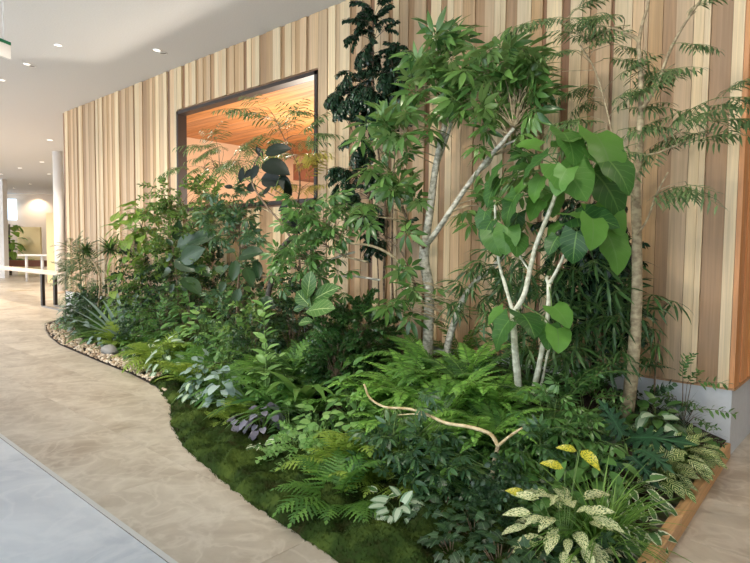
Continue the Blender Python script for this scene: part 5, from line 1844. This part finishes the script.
# hanging exit sign at the left picture edge
P = CAM + (F_ + R_ * ((-4 - 375) / FPX) - U_ * ((40 - 281.5) / FPX)) * 6.3
sg = thing('exit_sign', 'green exit sign hung from the ceiling at the left picture edge', 'sign', (P.x, P.y, CEIL))
bb = MB()
bb.box(-0.02, 0.02, -0.17, 0.17, -0.60, -0.42)
o = link('sign_box', bb.mesh('sign_box', M['white'], False), sg)
o.rotation_euler = (0, 0, 0.5)
bb = MB()
bb.box(-0.022, 0.022, -0.172, 0.172, -0.45, -0.415)
o = link('green_face', bb.mesh('green_face', M['sign_green'], False), sg)
o.rotation_euler = (0, 0, 0.5)
bb = MB()
bb.cyl(0, -0.1, -0.42, 0, 0.008, 8)
bb.cyl(0, 0.1, -0.42, 0, 0.008, 8)
o = link('hanger', bb.mesh('hanger', M['white'], False), sg)
o.rotation_euler = (0, 0, 0.5)

# ------------------------------------------------------------------ the hall beyond the wall's end
def floor_at(px, py, z=0.0):
    d = F_ + R_ * ((px - 375) / FPX) - U_ * ((py - 281.5) / FPX)
    return CAM + d * ((z - CAM.z) / d.z)


# white round column
P = floor_at(60.5, 293)
bb = MB()
bb.cyl(0, 0, 0.06, CEIL, 0.13, 32)
col = thing('column', 'white round column just left of the plank wall end', 'column', (P.x, P.y, 0))
link('shaft', bb.mesh('shaft', M['white']), col)
bb = MB()
bb.cyl(0, 0, 0, 0.06, 0.14, 32)
link('base_ring', bb.mesh('base_ring', M['wallpaint']), col)

# near long table
tb = thing('long_table', 'long pale-topped table with black legs left of the plank wall', 'table', (-14.6, 0.12, 0))
bb = MB()
bb.bevbox(-4.2, 2.85, -0.12, 0.26, 0.745, 0.80, 0.008)
link('table_top', bb.mesh('table_top', M['table'], False), tb)
for sy in (-0.06, 0.20):
    for sx in (-3.9, 1.15, 2.62):
        bb = MB()
        bb.box(-0.055, 0.055, -0.03, 0.03, 0.03, 0.745)
        o = link('leg', bb.mesh('leg', M['black'], False), tb)
        o.location = (sx, sy, 0)
    bb = MB()
    bb.box(1.1, 2.67, -0.025, 0.025, 0.0, 0.03)
    o = link('foot_rail', bb.mesh('foot_rail', M['metal_grey'], False), tb)
    o.location = (0, sy, 0)

# far white standing table
P = floor_at(44, 281)
tb = thing('high_table', 'white high table with slim legs far back in the hall', 'table', (P.x, P.y, 0))
tb.rotation_euler = (0, 0, 0.75)
bb = MB()
bb.bevbox(-0.75, 0.75, -0.4, 0.4, 0.96, 1.02, 0.01)
link('table_top', bb.mesh('table_top', M['white'], False), tb)
for sx, sy in ((-.5, -.25), (0.1, -.25), (.5, .25), (-.2, .25)):
    bb = MB()
    bb.cyl(0, 0, 0, 0.96, 0.05, 12)
    o = link('leg', bb.mesh('leg', M['white']), tb)
    o.location = (sx, sy, 0)

# partition, lit panel, window, planter bench, stool, potted tree at the hall's end
def facing(name, label, cat, px0, px1, py0, py1, dist, thick, mat, structural=False):
    """an upright slab standing square to the view at the given distance"""
    cs = []
    for px, py in ((px0, py0), (px1, py1)):
        d = F_ + R_ * ((px - 375) / FPX) - U_ * ((py - 281.5) / FPX)
        cs.append(CAM + d * dist)
    a, c = cs
    z0, z1 = max(0.0, min(a.z, c.z)), max(a.z, c.z)
    mid = (a + c) / 2
    w = (Vector((c.x, c.y, 0)) - Vector((a.x, a.y, 0))).length
    bb = MB()
    bb.bevbox(-w / 2, w / 2, -thick / 2, thick / 2, 0, z1 - z0, min(0.01, thick / 4))
    o = link(name, bb.mesh(name, mat, False))
    o.location = (mid.x, mid.y, z0)
    o.rotation_euler = (0, 0, math.atan2(R_.y, R_.x))
    if structural:
        o['kind'] = 'structure'
        o['label'] = label
    else:
        tag(o, label, cat)
    return o


facing('partition', 'tall pale yellow partition behind the white column', 'partition', 48.5, 60, 213, 283, 21.0, 0.15, M['panel'])
facing('display_panel', 'large pale yellow standing panel at the end of the hall', 'panel', 19, 41, 227, 290, 27.0, 0.12, M['panel'])
facing('wall_end', 'beige end wall of the hall', 'wall', -30, 62, 150, 290, 31.0, 0.2, M['wallpaint'], True)
facing('wall_side', 'pinkish wall edge at the left picture border', 'wall', -40, 4.5, 150, 290, 24.0, 0.3, M['white'], True)
w2 = facing('window_2', 'small daylit window high on the end wall', 'window', 5, 16, 199, 220, 30.6, 0.12, M['glasslit'], True)
facing('planter_bench', 'low dark brown planter bench at the end of the hall', 'bench', 4, 48, 260, 266.5, 25.5, 0.6, M['darkwood'])
P = floor_at(32, 272)
st = thing('stool', 'small low stool in front of the pale yellow panel', 'stool', (P.x, P.y, 0))
st.rotation_euler = (0, 0, 0.74)
bb = MB()
bb.bevbox(-0.2, 0.2, -0.18, 0.18, 0.46, 0.5, 0.008)
link('seat', bb.mesh('seat', M['darkwood'], False), st)
for sx, sy in ((-.16, -.14), (.16, -.14), (-.16, .14), (.16, .14)):
    bb = MB()
    bb.cyl(0, 0, 0, 0.46, 0.018, 8)
    o = link('leg', bb.mesh('leg', M['darkwood']), st)
    o.location = (sx, sy, 0)
c = CAM + (F_ + R_ * ((10 - 375) / FPX) - U_ * ((262 - 281.5) / FPX)) * 26.3
root = thing('indoor_tree', 'distant indoor plant standing at the end of the hall', 'plant', (c.x, c.y, 0.0))
bb = MB()
bb.tube([(0, 0, 0), (0.05, 0, 0.9), (-0.05, 0, 1.6), (0.05, 0, 2.3)], 0.07, 0.04, 6)
link('trunk', bb.mesh('trunk', BARK['dark']), root)
for q in range(46):
    az = q * 2.4
    z = ud(1.0, 2.3)
    P = Vector((c.x, c.y, z)) + Vector((math.cos(az), math.sin(az), 0)) * ud(0.05, 0.35)
    put(root, 'leaf', 'broad', P, Vector((math.cos(az), math.sin(az), ud(-.2, .8))), UP, ud(0.28, 0.42))
for q in range(30):
    az = q * 2.4
    P = Vector((c.x, c.y, 0.62)) + R_ * ud(-0.1, 0.9)
    put(root, 'frond', 'fern', P, Vector((math.cos(az), math.sin(az), 0.8)), UP, ud(0.4, 0.6))
